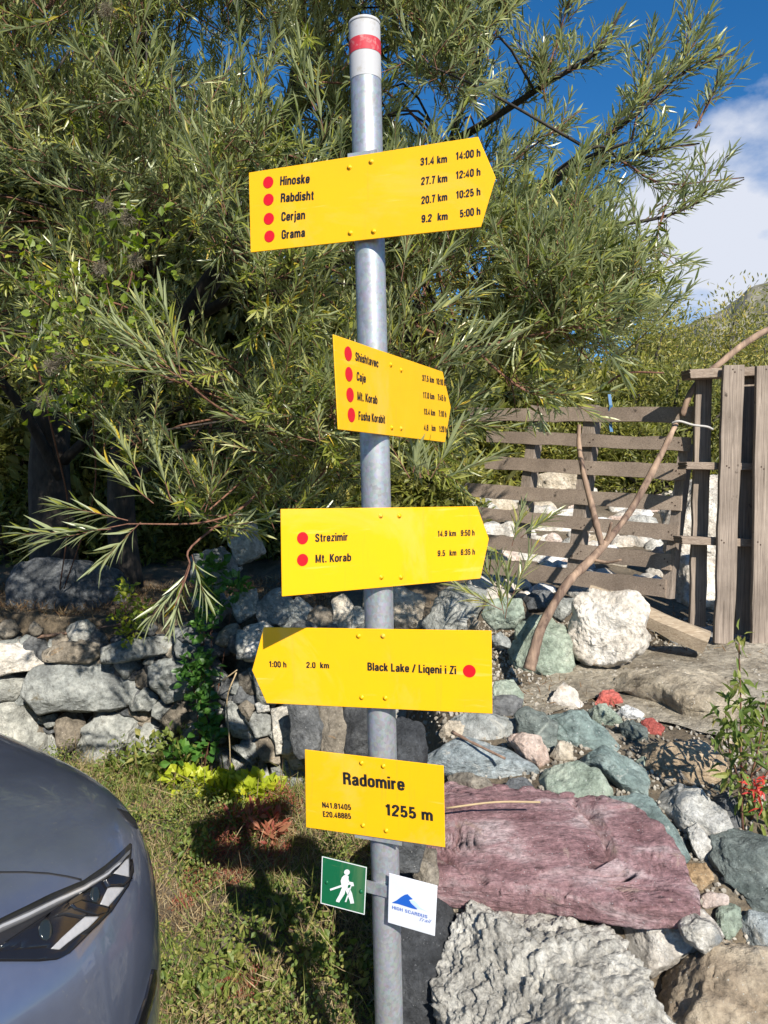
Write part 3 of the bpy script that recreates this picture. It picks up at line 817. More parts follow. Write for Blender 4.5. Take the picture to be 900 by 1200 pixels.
# dry stone wall: one thing, its stones are parts
def wall_depth(px): return 4.12 if px < 200 else 4.12 - 0.35 * min(1, (px - 200) / 90.0)
wall = empty('stone_wall', (-1.2, 4.1, 0), 'dry stone wall of rough grey stones behind the car and the signpost', 'wall')
wall_stones = [ZW(p) for p in (
 [(80,560),(100,500),(160,475),(300,465),(440,468),(460,490),(420,560),(390,600),(300,615),(200,612),(130,622)],
 [(-60,425),(0,412),(60,408),(120,440),(160,470),(100,487),(0,505),(-60,505)],
 [(-60,515),(0,508),(90,505),(92,530),(50,577),(0,582),(-60,580)],
 [(138,430),(200,403),(310,400),(322,430),(270,466),(140,462)],
 [(320,420),(400,395),(540,385),(556,425),(440,452),(322,467)],
 [(553,388),(600,368),(635,385),(632,408),(570,404)],
 [(468,482),(560,440),(640,430),(645,480),(590,562),(520,577),(478,542)],
 [(398,592),(450,546),(492,575),(462,612),(410,614)],
 [(472,602),(510,573),(522,610),(495,643),(473,632)],
 [(-70,600),(0,588),(60,583),(130,648),(152,740),(100,765),(-70,770)],
 [(176,652),(210,620),(255,618),(262,660),(232,732),(195,757),(176,712)],
 [(228,742),(270,670),(310,623),(440,613),(452,650),(390,722),(330,782),(280,802)],
 [(503,642),(560,578),(602,600),(592,652),(540,682)],
 [(735,430),(740,368),(812,360),(812,402),(772,457),(735,452)],
 [(120,640),(180,625),(178,660),(150,670)], [(150,670),(178,720),(190,770),(150,775)], [(200,760),(235,745),(280,805),(240,830),(200,800)],
 [(30,585),(80,560),(100,600),(60,600)], [(395,725),(450,660),(500,650),(520,690),(470,740),(420,760)],
 [(560,665),(600,650),(640,680),(600,720),(560,710)], [(455,455),(480,448),(470,478),(440,470)],
 [(340,790),(400,730),(450,760),(430,830),(360,830)], [(-60,770),(40,760),(110,775),(160,800),(120,850),(-60,840)],
 [(450,770),(520,700),(560,720),(560,800),(480,830)])]
wall_mats = ['rk_wall','rk_white','rk_wall','rk_brown','rk_wall','rk_dark','rk_wall','rk_grey','rk_grey','rk_wall','rk_brown','rk_wall','rk_brown','rk_grey','rk_grey','rk_grey','rk_grey','rk_grey','rk_wall','rk_mottle','rk_grey','rk_wall','rk_wall','rk_brown']
for i, (poly, mk) in enumerate(zip(wall_stones, wall_mats)):
    px = np.mean([p[0] for p in poly])
    rock('stone', poly, M[mk], depth=wall_depth(px) + (0.02 if i < 14 else 0.07), tilt=6, thick=0.33, e=0.5, seed=200 + i, sub=5 if i in (0, 6, 9, 11) else 4, facets=6, parent=wall, push=0.4, grow=1.11)
small = [ZS(p) for p in (
 [(572,425),(600,428),(650,500),(682,572),(600,562),(578,500)], [(650,490),(700,463),(752,480),(747,552),(690,562)],
 [(748,552),(800,508),(862,545),(862,582),(770,584)], [(688,582),(740,568),(792,610),(782,672),(720,662),(693,612)],
 [(798,602),(860,583),(882,620),(850,652),(798,648)], [(758,690),(800,678),(887,720),(890,762),(800,768),(763,742)],
 [(738,792),(770,768),(832,800),(842,842),(800,872),(738,852)], [(578,722),(600,708),(627,770),(600,792),(578,752)],
 [(668,712),(695,698),(702,762),(680,792)], [(698,712),(735,688),(748,732),(710,738)], [(588,602),(650,598),(712,682),(670,672)],
 [(478,692),(570,688),(562,782),(520,742)], [(818,652),(890,655),(900,690),(840,697)], [(733,857),(800,868),(822,912),(760,905)],
 [(688,432),(740,423),(748,462),(700,464)], [(590,650),(650,680),(690,760),(660,790),(610,700)], [(640,590),(690,590),(700,650),(660,640)],
 [(850,770),(900,740),(910,850),(860,880)], [(820,900),(860,860),(900,900),(900,960),(840,950)], [(650,420),(690,440),(660,500),(620,440)],
 [(560,800),(620,800),(660,860),(600,880)], [(680,800),(730,800),(735,860),(690,870)])]
small += [[(338,826),(368,822),(378,850),(372,886),(346,884)], [(372,824),(404,822),(408,858),(404,890),(378,888)], [(404,824),(442,826),(446,862),(440,892),(408,890)],
          [(300,705),(330,690),(345,708),(338,728),(305,730)], [(330,708),(352,702),(372,716),(368,738),(330,738)],
          [(348,728),(372,712),(402,722),(410,742),(350,744)], [(390,704),(402,698),(416,712),(414,742),(390,742)], [(412,712),(428,712),(430,742),(412,742)],
          [(286,735),(310,728),(330,745),(318,775),(288,770)], [(268,700),(300,690),(304,715),(280,728)], [(225,650),(262,640),(280,665),(250,690),(226,680)],
          [(262,620),(300,612),(310,645),(280,660)], [(450,828),(490,820),(492,856),(455,868)], [(455,860),(490,858),(492,905),(460,905)],
          [(428,690),(470,686),(495,700),(490,735),(430,738)], [(296,780),(330,778),(345,815),(305,822)], [(318,832),(345,828),(350,880),(325,880)],
          [(330,880),(362,885),(362,940),(335,940)], [(225,700),(255,690),(270,715),(245,735)], [(205,735),(240,738),(235,770),(208,768)]]
for i, poly in enumerate(small):
    px = np.mean([p[0] for p in poly]); py = np.mean([p[1] for p in poly])
    dd = wall_depth(px) + (0.03 if py > 735 else 0.22)
    mk = ['rk_grey', 'rk_wall', 'rk_grey', 'rk_brown', 'rk_cream', 'rk_grey', 'rk_mottle', 'rk_grey'][i % 8]
    if i in (22, 23, 24): mk = ['rk_dark', 'rk_brown', 'rk_shade_black'][i - 22]; dd = 3.56
    rock('stone', poly, M[mk], depth=dd, tilt=8, thick=0.4, e=0.55, seed=300 + i, sub=4, facets=8, parent=wall, push=0.4, grow=1.13)
# chinking behind the face so that the joints are not bare soil
rg = random.Random(5)
for i in range(330):
    px = rg.uniform(-30, 445); py = rg.uniform(735, 945)
    if px < 235 and py > 900: continue
    s_ = rg.uniform(9, 21)
    poly = [(px + s_ * rg.uniform(0.7, 1.2) * math.cos(a), py + s_ * rg.uniform(0.55, 0.95) * math.sin(a)) for a in np.linspace(0, 2 * math.pi, 8)[:-1]]
    rock('stone', poly, M[['rk_dark', 'rk_dark', 'rk_brown', 'rk_grey'][i % 4]], depth=wall_depth(px) + 0.115, tilt=8, thick=0.45, e=0.6, seed=400 + i, sub=3, facets=6, parent=wall)

# filler stones between the big rocks of the pile
n_fill = 0
for i in range(420):
    if n_fill >= 110: break
    px = rg.uniform(470, 920); py = rg.uniform(800, 1230)
    Y = ground_hit(px, py)
    w_ = P(px, py, Y)
    if Y > 3.5 or w_.x < 0.02: continue
    if 560 < px and py < 860 - 0.1 * (px - 560) and py < 838: continue
    s_ = rg.uniform(7, 19) * 2.6 / Y
    poly = [(px + s_ * rg.uniform(0.75, 1.25) * math.cos(a), py + s_ * rg.uniform(0.5, 0.9) * math.sin(a)) for a in np.linspace(0, 2 * math.pi, 8)[:-1]]
    mk = rg.choice(['rk_grey', 'rk_brown', 'rk_green', 'rk_cream', 'rk_dgreen', 'rk_blue', 'rk_tan'])
    rock('stone', poly, M[mk], depth=Y + 0.02, tilt=25, thick=0.42, e=0.68, seed=600 + i, sub=3, facets=6,
         label='small loose stone filling a gap between the big rocks of the pile', cat='stone', group='small stones among the rock pile')
    n_fill += 1

# pale rubble behind the gate
for i in range(260):
    px = rg.uniform(556, 905); py = rg.uniform(572, 735)
    Y = ground_hit(px, py)
    if Y < 4.75: Y = rg.uniform(4.9, 5.6)
    s_ = rg.uniform(9, 27) * rg.uniform(0.75, 1.0)
    poly = [(px + s_ * rg.uniform(0.8, 1.3) * math.cos(a), py + s_ * rg.uniform(0.5, 0.85) * math.sin(a)) for a in np.linspace(0, 2 * math.pi, 8)[:-1]]
    mk = rg.choice(['rk_white', 'rk_cream', 'rk_white', 'rk_pink', 'rk_mottle', 'rk_white', 'rk_whitepaint'])
    rock('rubble_stone', poly, M[mk], depth=Y - 0.05, tilt=25, thick=0.45, e=0.6, seed=900 + i, sub=3, facets=7,
         label='pale stone in the rubble heap behind the slatted gate', cat='stone', group='pale rubble behind the gate')
for k, (poly, mk, lab, dd) in enumerate([
  ([(775,585),(800,562),(850,560),(868,600),(862,650),(800,668),(778,640)], 'rk_white', 'large bright white block of stone behind the gap beside the gate', 5.0),
  ([(782,670),(800,655),(840,652),(866,672),(862,720),(812,735),(780,705)], 'rk_white', 'large cream white boulder behind the gate post', 4.6),
  ([(625,558),(650,552),(682,556),(684,572),(640,575),(622,570)], 'rk_cream', 'flat cream boulder at the top of the rubble heap', 6.2)]):
    rock('boulder', poly, M[mk], depth=dd, tilt=15, thick=0.4, e=0.5, seed=1200 + k, sub=5, facets=8, label=lab, cat='boulder')

# ------------------------------------------------------------------ vegetation builders
def norm(a): return a / (np.linalg.norm(a, axis=-1, keepdims=True) + 1e-9)

def leaf_arrays(pos, d, up, L, Wd, droop=0.15, fold=0.25, wide=0.36):
    """lens-shaped folded leaves: 8 vertices, 6 faces each"""
    d = norm(d); s = norm(np.cross(d, up)); n = np.cross(s, d)
    L = L[:, None]; Wd = Wd[:, None]
    a = pos + d * L * wide - n * L * droop * 0.15
    b = pos + d * L * 0.72 - n * L * droop * 0.55
    t = pos + d * L - n * L * droop
    f = n * Wd * fold
    V = np.stack([pos, a - s * Wd * 0.5 + f, a, a + s * Wd * 0.5 + f, b - s * Wd * 0.36 + f * 0.7, b, b + s * Wd * 0.36 + f * 0.7, t], 1)
    return V
_LF = [(0, 2, 1), (0, 3, 2), (1, 2, 5, 4), (2, 3, 6, 5), (4, 5, 7), (5, 6, 7)]
_LFL = np.concatenate([np.array(f) for f in _LF]); _LFS = np.array([len(f) for f in _LF])

def leaves_mesh(name, V, tint):
    N = len(V)
    fl = (_LFL[None] + (np.arange(N) * 8)[:, None]).ravel()
    me = raw_mesh(name, V.reshape(-1, 3), fl, np.tile(_LFS, N), False)
    at = me.attributes.new('tint', 'FLOAT', 'POINT')
    at.data.foreach_set('value', np.repeat(tint, 8).astype(np.float32))
    return me

def stems_arrays(pts, r0, r1):
    """pts (M,S,3) polylines -> 3-sided prisms"""
    Mn, Sn = pts.shape[:2]
    t = norm(np.gradient(pts, axis=1))
    a = norm(np.cross(t, np.array([0.31, 0.2, 0.93])))
    b = np.cross(t, a)
    rr = np.linspace(0, 1, Sn)[None, :, None] * (r1 - r0)[:, None, None] + r0[:, None, None]
    ring = [pts + (a * math.cos(th) + b * math.sin(th)) * rr for th in (0, 2.094, 4.189)]
    V = np.stack(ring, 2)
    base = (np.arange(Mn) * Sn * 3)[:, None, None]
    i = (np.arange(Sn - 1) * 3)[None, :, None]
    fs = []
    for k in range(3):
        k2 = (k + 1) % 3
        fs.append(np.concatenate([base + i + k, base + i + k2, base + i + 3 + k2, base + i + 3 + k], -1))
    Fq = np.stack(fs, 2).reshape(-1)
    return V.reshape(-1, 3), Fq

NP = np.random.RandomState(42)

def spray_arrays(p0, d, Ls, K=26, leafL=0.075, leafW=0.0085, ang=0.75, bend=None, yellow=0.05, base=0.45):
    """M shoots, each with K leaves spiralling round its stem"""
    Mn = len(p0)
    d = norm(d)
    if bend is None: bend = NP.normal(0, 0.25, (Mn, 3)) + np.array([0, 0, 0.12])
    S_ = 6
    t = np.linspace(0, 1, S_)[None, :, None]
    pts = p0[:, None] + d[:, None] * Ls[:, None, None] * t + bend[:, None] * Ls[:, None, None] * 0.6 * t * t
    tl = np.linspace(0.12, 1.0, K)[None, :, None] + NP.uniform(-0.02, 0.02, (Mn, K, 1))
    lp = p0[:, None] + d[:, None] * Ls[:, None, None] * tl + bend[:, None] * Ls[:, None, None] * 0.6 * tl * tl
    tang = norm(d[:, None] + bend[:, None] * 1.2 * tl)
    a = norm(np.cross(tang, np.array([0.3, 0.15, 0.94]))); b = np.cross(tang, a)
    phi = (np.arange(K) * 2.4)[None, :, None] + NP.uniform(0, 6.28, (Mn, 1, 1)) + NP.normal(0, 0.25, (Mn, K, 1))
    rad = a * np.cos(phi) + b * np.sin(phi)
    al = ang * (1.0 - 0.55 * tl) + NP.normal(0, 0.14, (Mn, K, 1))
    ld = tang * np.cos(al) + rad * np.sin(al)
    upv = np.broadcast_to(tang * 0.9 + np.array([0, 0, 0.4]), ld.shape)
    ll = leafL * (0.72 + 0.5 * np.sin(np.clip(tl[..., 0], 0, 1) * 2.6)) * NP.uniform(0.75, 1.2, (Mn, K)) * (Ls / 0.3)[:, None] ** 0.3
    lw = leafW * NP.uniform(0.8, 1.25, (Mn, K))
    keep = NP.uniform(0, 1, (Mn, K)) < 0.93
    tin = np.clip(base + NP.normal(0, 0.24, (Mn, 1)) + NP.normal(0, 0.14, (Mn, K)), 0, 0.88)
    yel = NP.uniform(0, 1, (Mn, K)) < yellow
    tin = np.where(yel, NP.uniform(0.91, 1.0, (Mn, K)), tin)
    k = keep.ravel()
    V = leaf_arrays(lp.reshape(-1, 3)[k], ld.reshape(-1, 3)[k], upv.reshape(-1, 3)[k], ll.ravel()[k], lw.ravel()[k], 0.10)
    return V, tin.ravel()[k], pts

def in_poly(px, py, poly):
    poly = np.array(poly, float); r = np.zeros(len(px), bool)
    j = len(poly) - 1
    for i in range(len(poly)):
        xi, yi = poly[i]; xj, yj = poly[j]
        c = ((yi > py) != (yj > py)) & (px < (xj - xi) * (py - yi) / (yj - yi + 1e-12) + xi)
        r ^= c; j = i
    return r

def Pn(px, py, Y):
    x, z = (px - 450) / F, -(py - 600) / F
    d = np.stack([x, cp - z * sp_, sp_ + z * cp], -1)
    return np.array([0, 0, CAMZ]) + d * (Y / d[:, 1])[:, None]

# ------------------------------------------------------------------ the willow
willow = empty('willow_tree', (-1.75, 5.6, 0.85), 'big narrow leaved willow tree spreading behind the signpost', 'tree')
limb = MB()
limb_nodes = []
def add_limb(pts, r0, r1, sides=9, n=6, mb=None, nodes=True):
    w3 = bez([P(*p) for p in pts], n)
    rr = [r0 + (r1 - r0) * (i / (len(w3) - 1)) ** 0.8 for i in range(len(w3))]
    (mb or limb).tube(w3, rr, sides)
    if nodes: limb_nodes.extend([tuple(p) for p in w3[len(w3) // 4:]])
trunk = MB()
tw3 = bez([P(66, 705, 5.6), P(62, 620, 5.6), P(58, 540, 5.55), P(70, 430, 5.5), P(100, 280, 5.3), P(120, 100, 5.1), P(150, -120, 4.9)], 5)
trunk.tube(tw3, [0.19 - 0.14 * i / (len(tw3) - 1) for i in range(len(tw3))], 12)
limb_nodes.extend([tuple(p) for p in tw3[10:]])
trunk2 = bez([P(150, 690, 5.2), P(142, 600, 5.2), P(150, 500, 5.1), P(215, 380, 4.8), P(300, 240, 4.5), P(350, 80, 4.3), P(350, -60, 4.2)], 5)
trunk.tube(trunk2, [0.11 - 0.085 * i / (len(trunk2) - 1) for i in range(len(trunk2))], 10)
limb_nodes.extend([tuple(p) for p in trunk2[8:]])
for pts, r0, r1 in [
  ([(70, 560, 5.5), (20, 470, 5.2), (-60, 380, 4.8), (-150, 250, 4.4)], 0.07, 0.02),
  ([(75, 540, 5.5), (130, 480, 5.2), (150, 400, 4.6), (180, 330, 4.0)], 0.06, 0.012),
  ([(100, 330, 5.3), (60, 200, 4.6), (20, 80, 3.8), (-30, -60, 3.2)], 0.06, 0.012),
  ([(110, 250, 5.2), (150, 120, 4.4), (180, 0, 3.6), (190, -120, 3.0)], 0.05, 0.012),
  ([(150, 560, 5.15), (230, 520, 4.6), (320, 500, 3.9), (400, 520, 3.3)], 0.05, 0.010),
  ([(150, 500, 5.1), (300, 440, 4.3), (440, 400, 3.6), (560, 400, 3.1), (660, 385, 2.9)], 0.055, 0.009),
  ([(215, 380, 4.8), (330, 320, 4.2), (480, 290, 3.6), (600, 250, 3.2), (680, 190, 2.95), (740, 165, 2.85)], 0.055, 0.006),
  ([(300, 250, 4.5), (420, 210, 4.0), (520, 170, 3.6), (575, 140, 3.35), (637, 100, 3.15), (700, 60, 3.0), (728, 14, 2.95)], 0.05, 0.005),
  ([(600, 250, 3.2), (684, 180, 3.0), (745, 135, 2.9), (800, 86, 2.85), (862, 58, 2.8)], 0.018, 0.004),
  ([(560, 262, 3.3), (640, 210, 3.1), (700, 195, 3.0), (764, 176, 2.9), (820, 168, 2.85)], 0.02, 0.004),
  ([(640, 270, 3.1), (735, 262, 2.9), (790, 250, 2.85), (830, 230, 2.8), (872, 210, 2.8)], 0.014, 0.003),
  ([(590, 250, 3.2), (690, 175, 2.9), (730, 190, 2.9), (780, 215, 2.85), (872, 208, 2.8)], 0.012, 0.003),
  ([(345, 110, 4.3), (350, 60, 4.2), (346, 0, 4.1), (345, -90, 4.0)], 0.03, 0.014),
  ([(350, 60, 4.2), (400, 10, 4.0), (440, -60, 3.8)], 0.025, 0.012),
  ([(350, 130, 4.2), (450, 60, 3.8), (540, 10, 3.5), (580, -60, 3.3)], 0.03, 0.010),
  ([(480, 290, 3.6), (540, 130, 3.4), (560, 70, 3.3), (595, -30, 3.2)], 0.02, 0.007),
  ([(640, 220, 3.2), (690, 260, 3.0), (720, 310, 2.95), (760, 330, 2.9)], 0.014, 0.004)]:
    add_limb(pts, r0 * 0.68, r1 * 0.75)
# reddish bare twigs that cross in front
tw = MB()
for pts, r0, r1 in [
  ([(488, 382, 2.7), (520, 395, 2.65), (555, 407, 2.6), (625, 393, 2.55), (664, 385, 2.5), (700, 386, 2.5)], 0.0065, 0.003),
  ([(555, 407, 2.6), (590, 440, 2.6), (625, 460, 2.6), (680, 455, 2.6)], 0.006, 0.002),
  ([(652, 378, 2.6), (670, 400, 2.6), (696, 428, 2.6)], 0.004, 0.0016),
  ([(322, 510, 2.6), (280, 492, 2.5), (245, 470, 2.4), (215, 445, 2.3)], 0.006, 0.003),
  ([(330, 540, 2.9), (290, 590, 2.7), (240, 612, 2.5), (150, 614, 2.35)], 0.007, 0.0025),
  ([(290, 590, 2.7), (225, 640, 2.45), (222, 665, 2.4), (205, 710, 2.35)], 0.005, 0.002),
  ([(600, 340, 2.75), (570, 330, 2.7), (540, 300, 2.7)], 0.005, 0.002),
  ([(600, 452, 2.7), (603, 470, 2.7), (606, 490, 2.7)], 0.003, 0.001),
  ([(710, 450, 2.65), (735, 437, 2.6), (778, 437, 2.55)], 0.005, 0.003),
  ([(60, 120, 3.0), (110, 128, 2.9), (160, 150, 2.85), (215, 180, 2.8)], 0.006, 0.003),
  ([(20, 150, 3.0), (70, 140, 2.9), (130, 100, 2.9)], 0.004, 0.002),
  ([(70, 232, 3.1), (110, 232, 3.05), (132, 216, 3.0)], 0.004, 0.002)]:
    add_limb(pts, r0, r1, 6, 5, tw, False)

# foliage clusters filling the crown's volume, joined to the limbs by twigs
CROWN = [(-260, -420), (540, -420), (590, -60), (575, 20), (545, 80), (545, 150), (590, 200), (655, 250), (730, 300), (745, 340), (715, 380), (660, 415), (585, 435),
         (520, 500), (500, 570), (430, 600), (330, 615), (240, 600), (160, 560), (60, 500), (-260, 480)]
n_c = 950
cx = NP.uniform(-260, 790, n_c * 9); cy = NP.uniform(-420, 620, n_c * 9)
ok = in_poly(cx, cy, CROWN)
hollow = in_poly(cx, cy, [(-60, 500), (60, 470), (330, 520), (330, 640), (-60, 640)]) & (NP.uniform(0, 1, len(cx)) < 0.6)
hollow |= in_poly(cx, cy, [(180, -20), (560, -20), (560, 70), (180, 60)]) & (NP.uniform(0, 1, len(cx)) < 0.45)
hollow |= (cy < -60) & (NP.uniform(0, 1, len(cx)) < 0.45)
hollow |= (fbm(np.stack([cx * 0.014, cy * 0.014, cx * 0 + 3.3], -1), 3, 77) < 0.02) & (cx < 600) & (cy > 60) & (NP.uniform(0, 1, len(cx)) < 0.88)
ok &= ~hollow
cx, cy = cx[ok][:n_c], cy[ok][:n_c]
front = np.interp(cx, [-260, 300, 560, 800], [2.5, 2.45, 2.55, 2.6])
back = np.interp(cx, [-260, 200, 450, 600, 800], [6.0, 5.8, 4.6, 3.8, 3.1])
cY = front + (back - front) * NP.uniform(0, 1, len(cx)) ** 1.15
CC = Pn(cx, cy, cY)
LN = np.array(limb_nodes)
for c in CC:
    d2 = ((LN - c) ** 2).sum(1) + (LN[:, 2] > c[2] + 0.3) * 0.3
    a = Vector(LN[d2.argmin()]); b = Vector(c)
    if (b - a).length > 1.5: a = b + (a - b).normalized() * 1.5
    m_ = a.lerp(b, 0.5) + Vector((0, 0, 0.12)) + Vector(NP.normal(0, 0.05, 3))
    (limb if NP.uniform() < 0.6 else tw).tube(bez([a, m_, b], 3), [0.0065, 0.006, 0.0055, 0.005, 0.0045, 0.004, 0.003], 5, False)
per = 12
p0 = np.repeat(CC, per, 0) + NP.normal(0, 0.055, (len(CC) * per, 3))
outw = np.repeat(norm(CC - np.array([-1.6, 5.2, 1.6])), per, 0)
d = outw * 0.35 + np.array([0.05, -0.2, 0.45]) + NP.normal(0, 0.62, p0.shape)
Ls = NP.uniform(0.14, 0.31, len(p0))
V1, t1, st1 = spray_arrays(p0, d, Ls, 24, 0.068, 0.0084, 0.72)
# shoots strung along the traced sky-side branches
sk = []
for pts, n_ in [
  ([(575, 140, 3.35), (637, 100, 3.15), (700, 60, 3.0), (728, 8, 2.95)], 44),
  ([(684, 180, 3.0), (745, 135, 2.9), (800, 86, 2.85), (858, 62, 2.8)], 46),
  ([(640, 210, 3.1), (700, 195, 3.0), (764, 176, 2.9), (815, 170, 2.85)], 50),
  ([(735, 262, 2.9), (790, 250, 2.85), (830, 230, 2.8), (868, 212, 2.8)], 20),
  ([(730, 190, 2.9), (780, 215, 2.85), (866, 209, 2.8)], 16),
  ([(740, 165, 2.9), (752, 110, 2.9), (760, 60, 2.9), (758, 22, 2.9)], 24),
  ([(800, 86, 2.85), (806, 50, 2.85), (808, 18, 2.85)], 12),
  ([(815, 150, 2.85), (835, 110, 2.85), (842, 95, 2.85)], 14),
  ([(640, 90, 3.1), (655, 40, 3.1), (668, 0, 3.05), (680, -40, 3.0)], 26),
  ([(560, 70, 3.3), (590, 20, 3.2), (600, -40, 3.2)], 30),
  ([(690, 260, 3.0), (720, 310, 2.95), (765, 330, 2.9)], 34),
  ([(600, 190, 3.0), (640, 160, 2.95), (680, 130, 2.9)], 22),
  ([(640, 120, 3.1), (630, 80, 3.1), (600, 40, 3.2)], 20),
  ([(780, 240, 2.85), (770, 285, 2.85), (790, 310, 2.85)], 12),
  ([(560, 407, 2.6), (625, 393, 2.55), (664, 385, 2.5), (730, 372, 2.5), (775, 362, 2.5)], 34),
  ([(590, 440, 2.6), (625, 460, 2.6), (680, 455, 2.6)], 16)]:
    w3 = bez([P(*p) for p in pts], 8)
    tw.tube(w3, [0.005 - 0.0035 * i / (len(w3) - 1) for i in range(len(w3))], 5)
    for k in range(int(n_ * 0.7)):
        u_ = (k + NP.uniform(0, 1)) / n_
        f_ = 0.08 + u_ * 0.92
        i = min(int(f_ * (len(w3) - 1)), len(w3) - 2)
        a, b = w3[i], w3[i + 1]
        tdir = (b - a).normalized()
        sk.append((np.array(a.lerp(b, NP.uniform())) + NP.normal(0, 0.012, 3), np.array(tdir) * 0.75 + np.array([0, 0, 0.28]) + NP.normal(0, 0.40, 3), NP.uniform(0.07, 0.18)))
V2, t2, st2 = spray_arrays(np.array([s[0] for s in sk]), np.array([s[1] for s in sk]), np.array([s[2] for s in sk]), 15, 0.074, 0.0090, 0.85)
# big near shoots with readable leaves
near = []
def big_shoot(px, py, Y, dx, dy, L, dY=0.0, K=24, leaf=0.10):
    a = P(px, py, Y); b = P(px + dx, py + dy, Y + dY)
    near.append((np.array(a), np.array((b - a).normalized()), L))
for a in [(215, 445, 2.3, -55, -55, 0.26), (225, 450, 2.3, -75, -40, 0.27), (205, 430, 2.3, -30, -60, 0.2), (195, 425, 2.28, -60, -50, 0.24), (205, 445, 2.3, -60, -20, 0.2), (212, 440, 2.3, -10, -60, 0.22),
          (150, 614, 2.35, -80, 15, 0.30), (130, 620, 2.33, -90, 5, 0.27), (165, 612, 2.35, -40, 40, 0.2), (150, 610, 2.35, -60, -15, 0.22),
          (222, 660, 2.4, -20, 50, 0.2), (215, 680, 2.4, -28, 30, 0.18), (225, 650, 2.4, 15, 60, 0.16),
          (165, 560, 2.5, -30, -60, 0.22), (180, 590, 2.5, -50, -40, 0.22), (200, 585, 2.5, -20, -60, 0.2),
          (590, 720, 3.0, -10, -60, 0.22), (592, 725, 3.0, 12, -60, 0.22), (585, 700, 3.0, -25, -50, 0.2), (600, 700, 3.0, 20, -50, 0.2), (588, 715, 3.0, -40, -20, 0.2), (600, 640, 3.0, 10, -40, 0.15), (590, 650, 3.0, -30, -10, 0.16), (610, 630, 3.0, 25, -20, 0.15),
          (492, 560, 2.4, 0, -60, 0.2), (505, 560, 2.4, 30, -50, 0.2), (480, 560, 2.4, -30, -50, 0.18), (520, 560, 2.45, 50, -20, 0.2),
          (20, 420, 2.5, -30, -20, 0.2), (30, 430, 2.5, 20, -40, 0.16), (470, 330, 2.3, 10, -50, 0.2), (480, 350, 2.3, 30, -40, 0.2), (490, 370, 2.35, 40, -10, 0.2),
          (500, 440, 2.3, 60, -50, 0.22), (510, 430, 2.3, 50, -20, 0.22), (540, 430, 2.4, 60, -30, 0.2), (700, 395, 2.5, 60, -40, 0.2), (720, 380, 2.5, 60, -25, 0.2), (700, 400, 2.5, 30, 30, 0.16),
          (60, 40, 2.5, -20, -60, 0.2), (120, 60, 2.5, 10, -70, 0.25), (130, 40, 2.5, 0, -60, 0.24), (160, 50, 2.5, 20, -60, 0.24), (40, 30, 2.5, -10, -40, 0.2),
          (380, 160, 2.5, -10, -60, 0.22), (370, 130, 2.5, -30, -60, 0.22), (360, 110, 2.5, -10, -60, 0.22), (240, 130, 2.6, 30, -50, 0.22)]:
    big_shoot(*a)
# grassy tips that rise in front of the second sign's lower edge
for k in range(3):
    big_shoot(484 + 9 * k, 556 + NP.uniform(-4, 4), 1.60 + 0.01 * k, NP.uniform(-14, 14), -50, 0.035)
V3, t3, st3 = spray_arrays(np.array([s[0] for s in near]), np.array([s[1] for s in near]), np.array([s[2] for s in near]), 24, 0.098, 0.0095, 0.62, base=0.6, yellow=0.06, bend=NP.normal(0, 0.12, (len(near), 3)))
sv, sf = [], []
nv = 0
for st in (st1, st2, st3):
    v_, f_ = stems_arrays(st, np.full(len(st), 0.0022), np.full(len(st), 0.0008))
    sv.append(v_); sf.append(f_ + nv); nv += len(v_)
sv = np.concatenate(sv); sf = np.concatenate(sf)
trunk.build('trunk', M['bark'], willow, True)
br = limb.build('branch', M['bark'], willow, True, fix=False)
tw.build('twig', M['twig'], br, True, fix=False)
link('shoot', raw_mesh('shoot', sv, sf, np.full(len(sf) // 4, 4), True), M['twig'], br)
link('crown', leaves_mesh('crown', np.concatenate([V1, V2, V3]), np.concatenate([t1, t2, t3])), M['willow'], willow)

# ------------------------------------------------------------------ generic leafy clumps
def clump(centers, radii, n, L, Wd, tint_mu, up_bias=0.5, tint_sd=0.18, flat=1.0, shell=0.55):
    centers = np.array(centers, float); radii = np.array(radii, float)
    k = NP.choice(len(centers), n, p=radii ** 2 / (radii ** 2).sum())
    v = norm(NP.normal(0, 1, (n, 3)))
    r = NP.uniform(shell, 1.05, n)[:, None] ** 0.8
    off = v * r * radii[k][:, None]; off[:, 2] *= flat
    pos = centers[k] + off
    d = norm(v + np.array([0, 0, up_bias]) + NP.normal(0, 0.6, (n, 3)))
    up = norm(NP.normal(0, 0.6, (n, 3)) + np.array([0, -0.2, 1]))
    tin = np.clip(tint_mu + NP.normal(0, tint_sd, n) + NP.normal(0, 0.1, len(centers))[k], 0, 1)
    return pos, d, up, NP.uniform(0.65, 1.3, n) * L, NP.uniform(0.7, 1.25, n) * Wd, tin

def bush(name, base, centers, radii, n, L, Wd, mat, label, cat, group=None, tint=0.5, stems=True, leafname='foliage', trunk_r=0.03, wide=0.36, **kw):
    t = empty(name, base, label, cat, group)
    pos, d, up, l_, w_, tin = clump(centers, radii, n, L, Wd, tint, **kw)
    link(leafname, leaves_mesh(leafname, leaf_arrays(pos, d, up, l_, w_, 0.15, 0.2, wide), tin), mat, t)
    if stems:
        mb = MB()
        for c, r in zip(centers, radii):
            m_ = Vector(base).lerp(Vector(c), 0.5) + Vector(NP.normal(0, 0.1 * r, 3))
            mb.tube(bez([Vector(base), m_, Vector(c)], 4), [trunk_r * (1 - 0.09 * i) for i in range(9)], 6)
        mb.build('stem', M['bark'] if trunk_r > 0.006 else M['twig'], t, True)
    return t

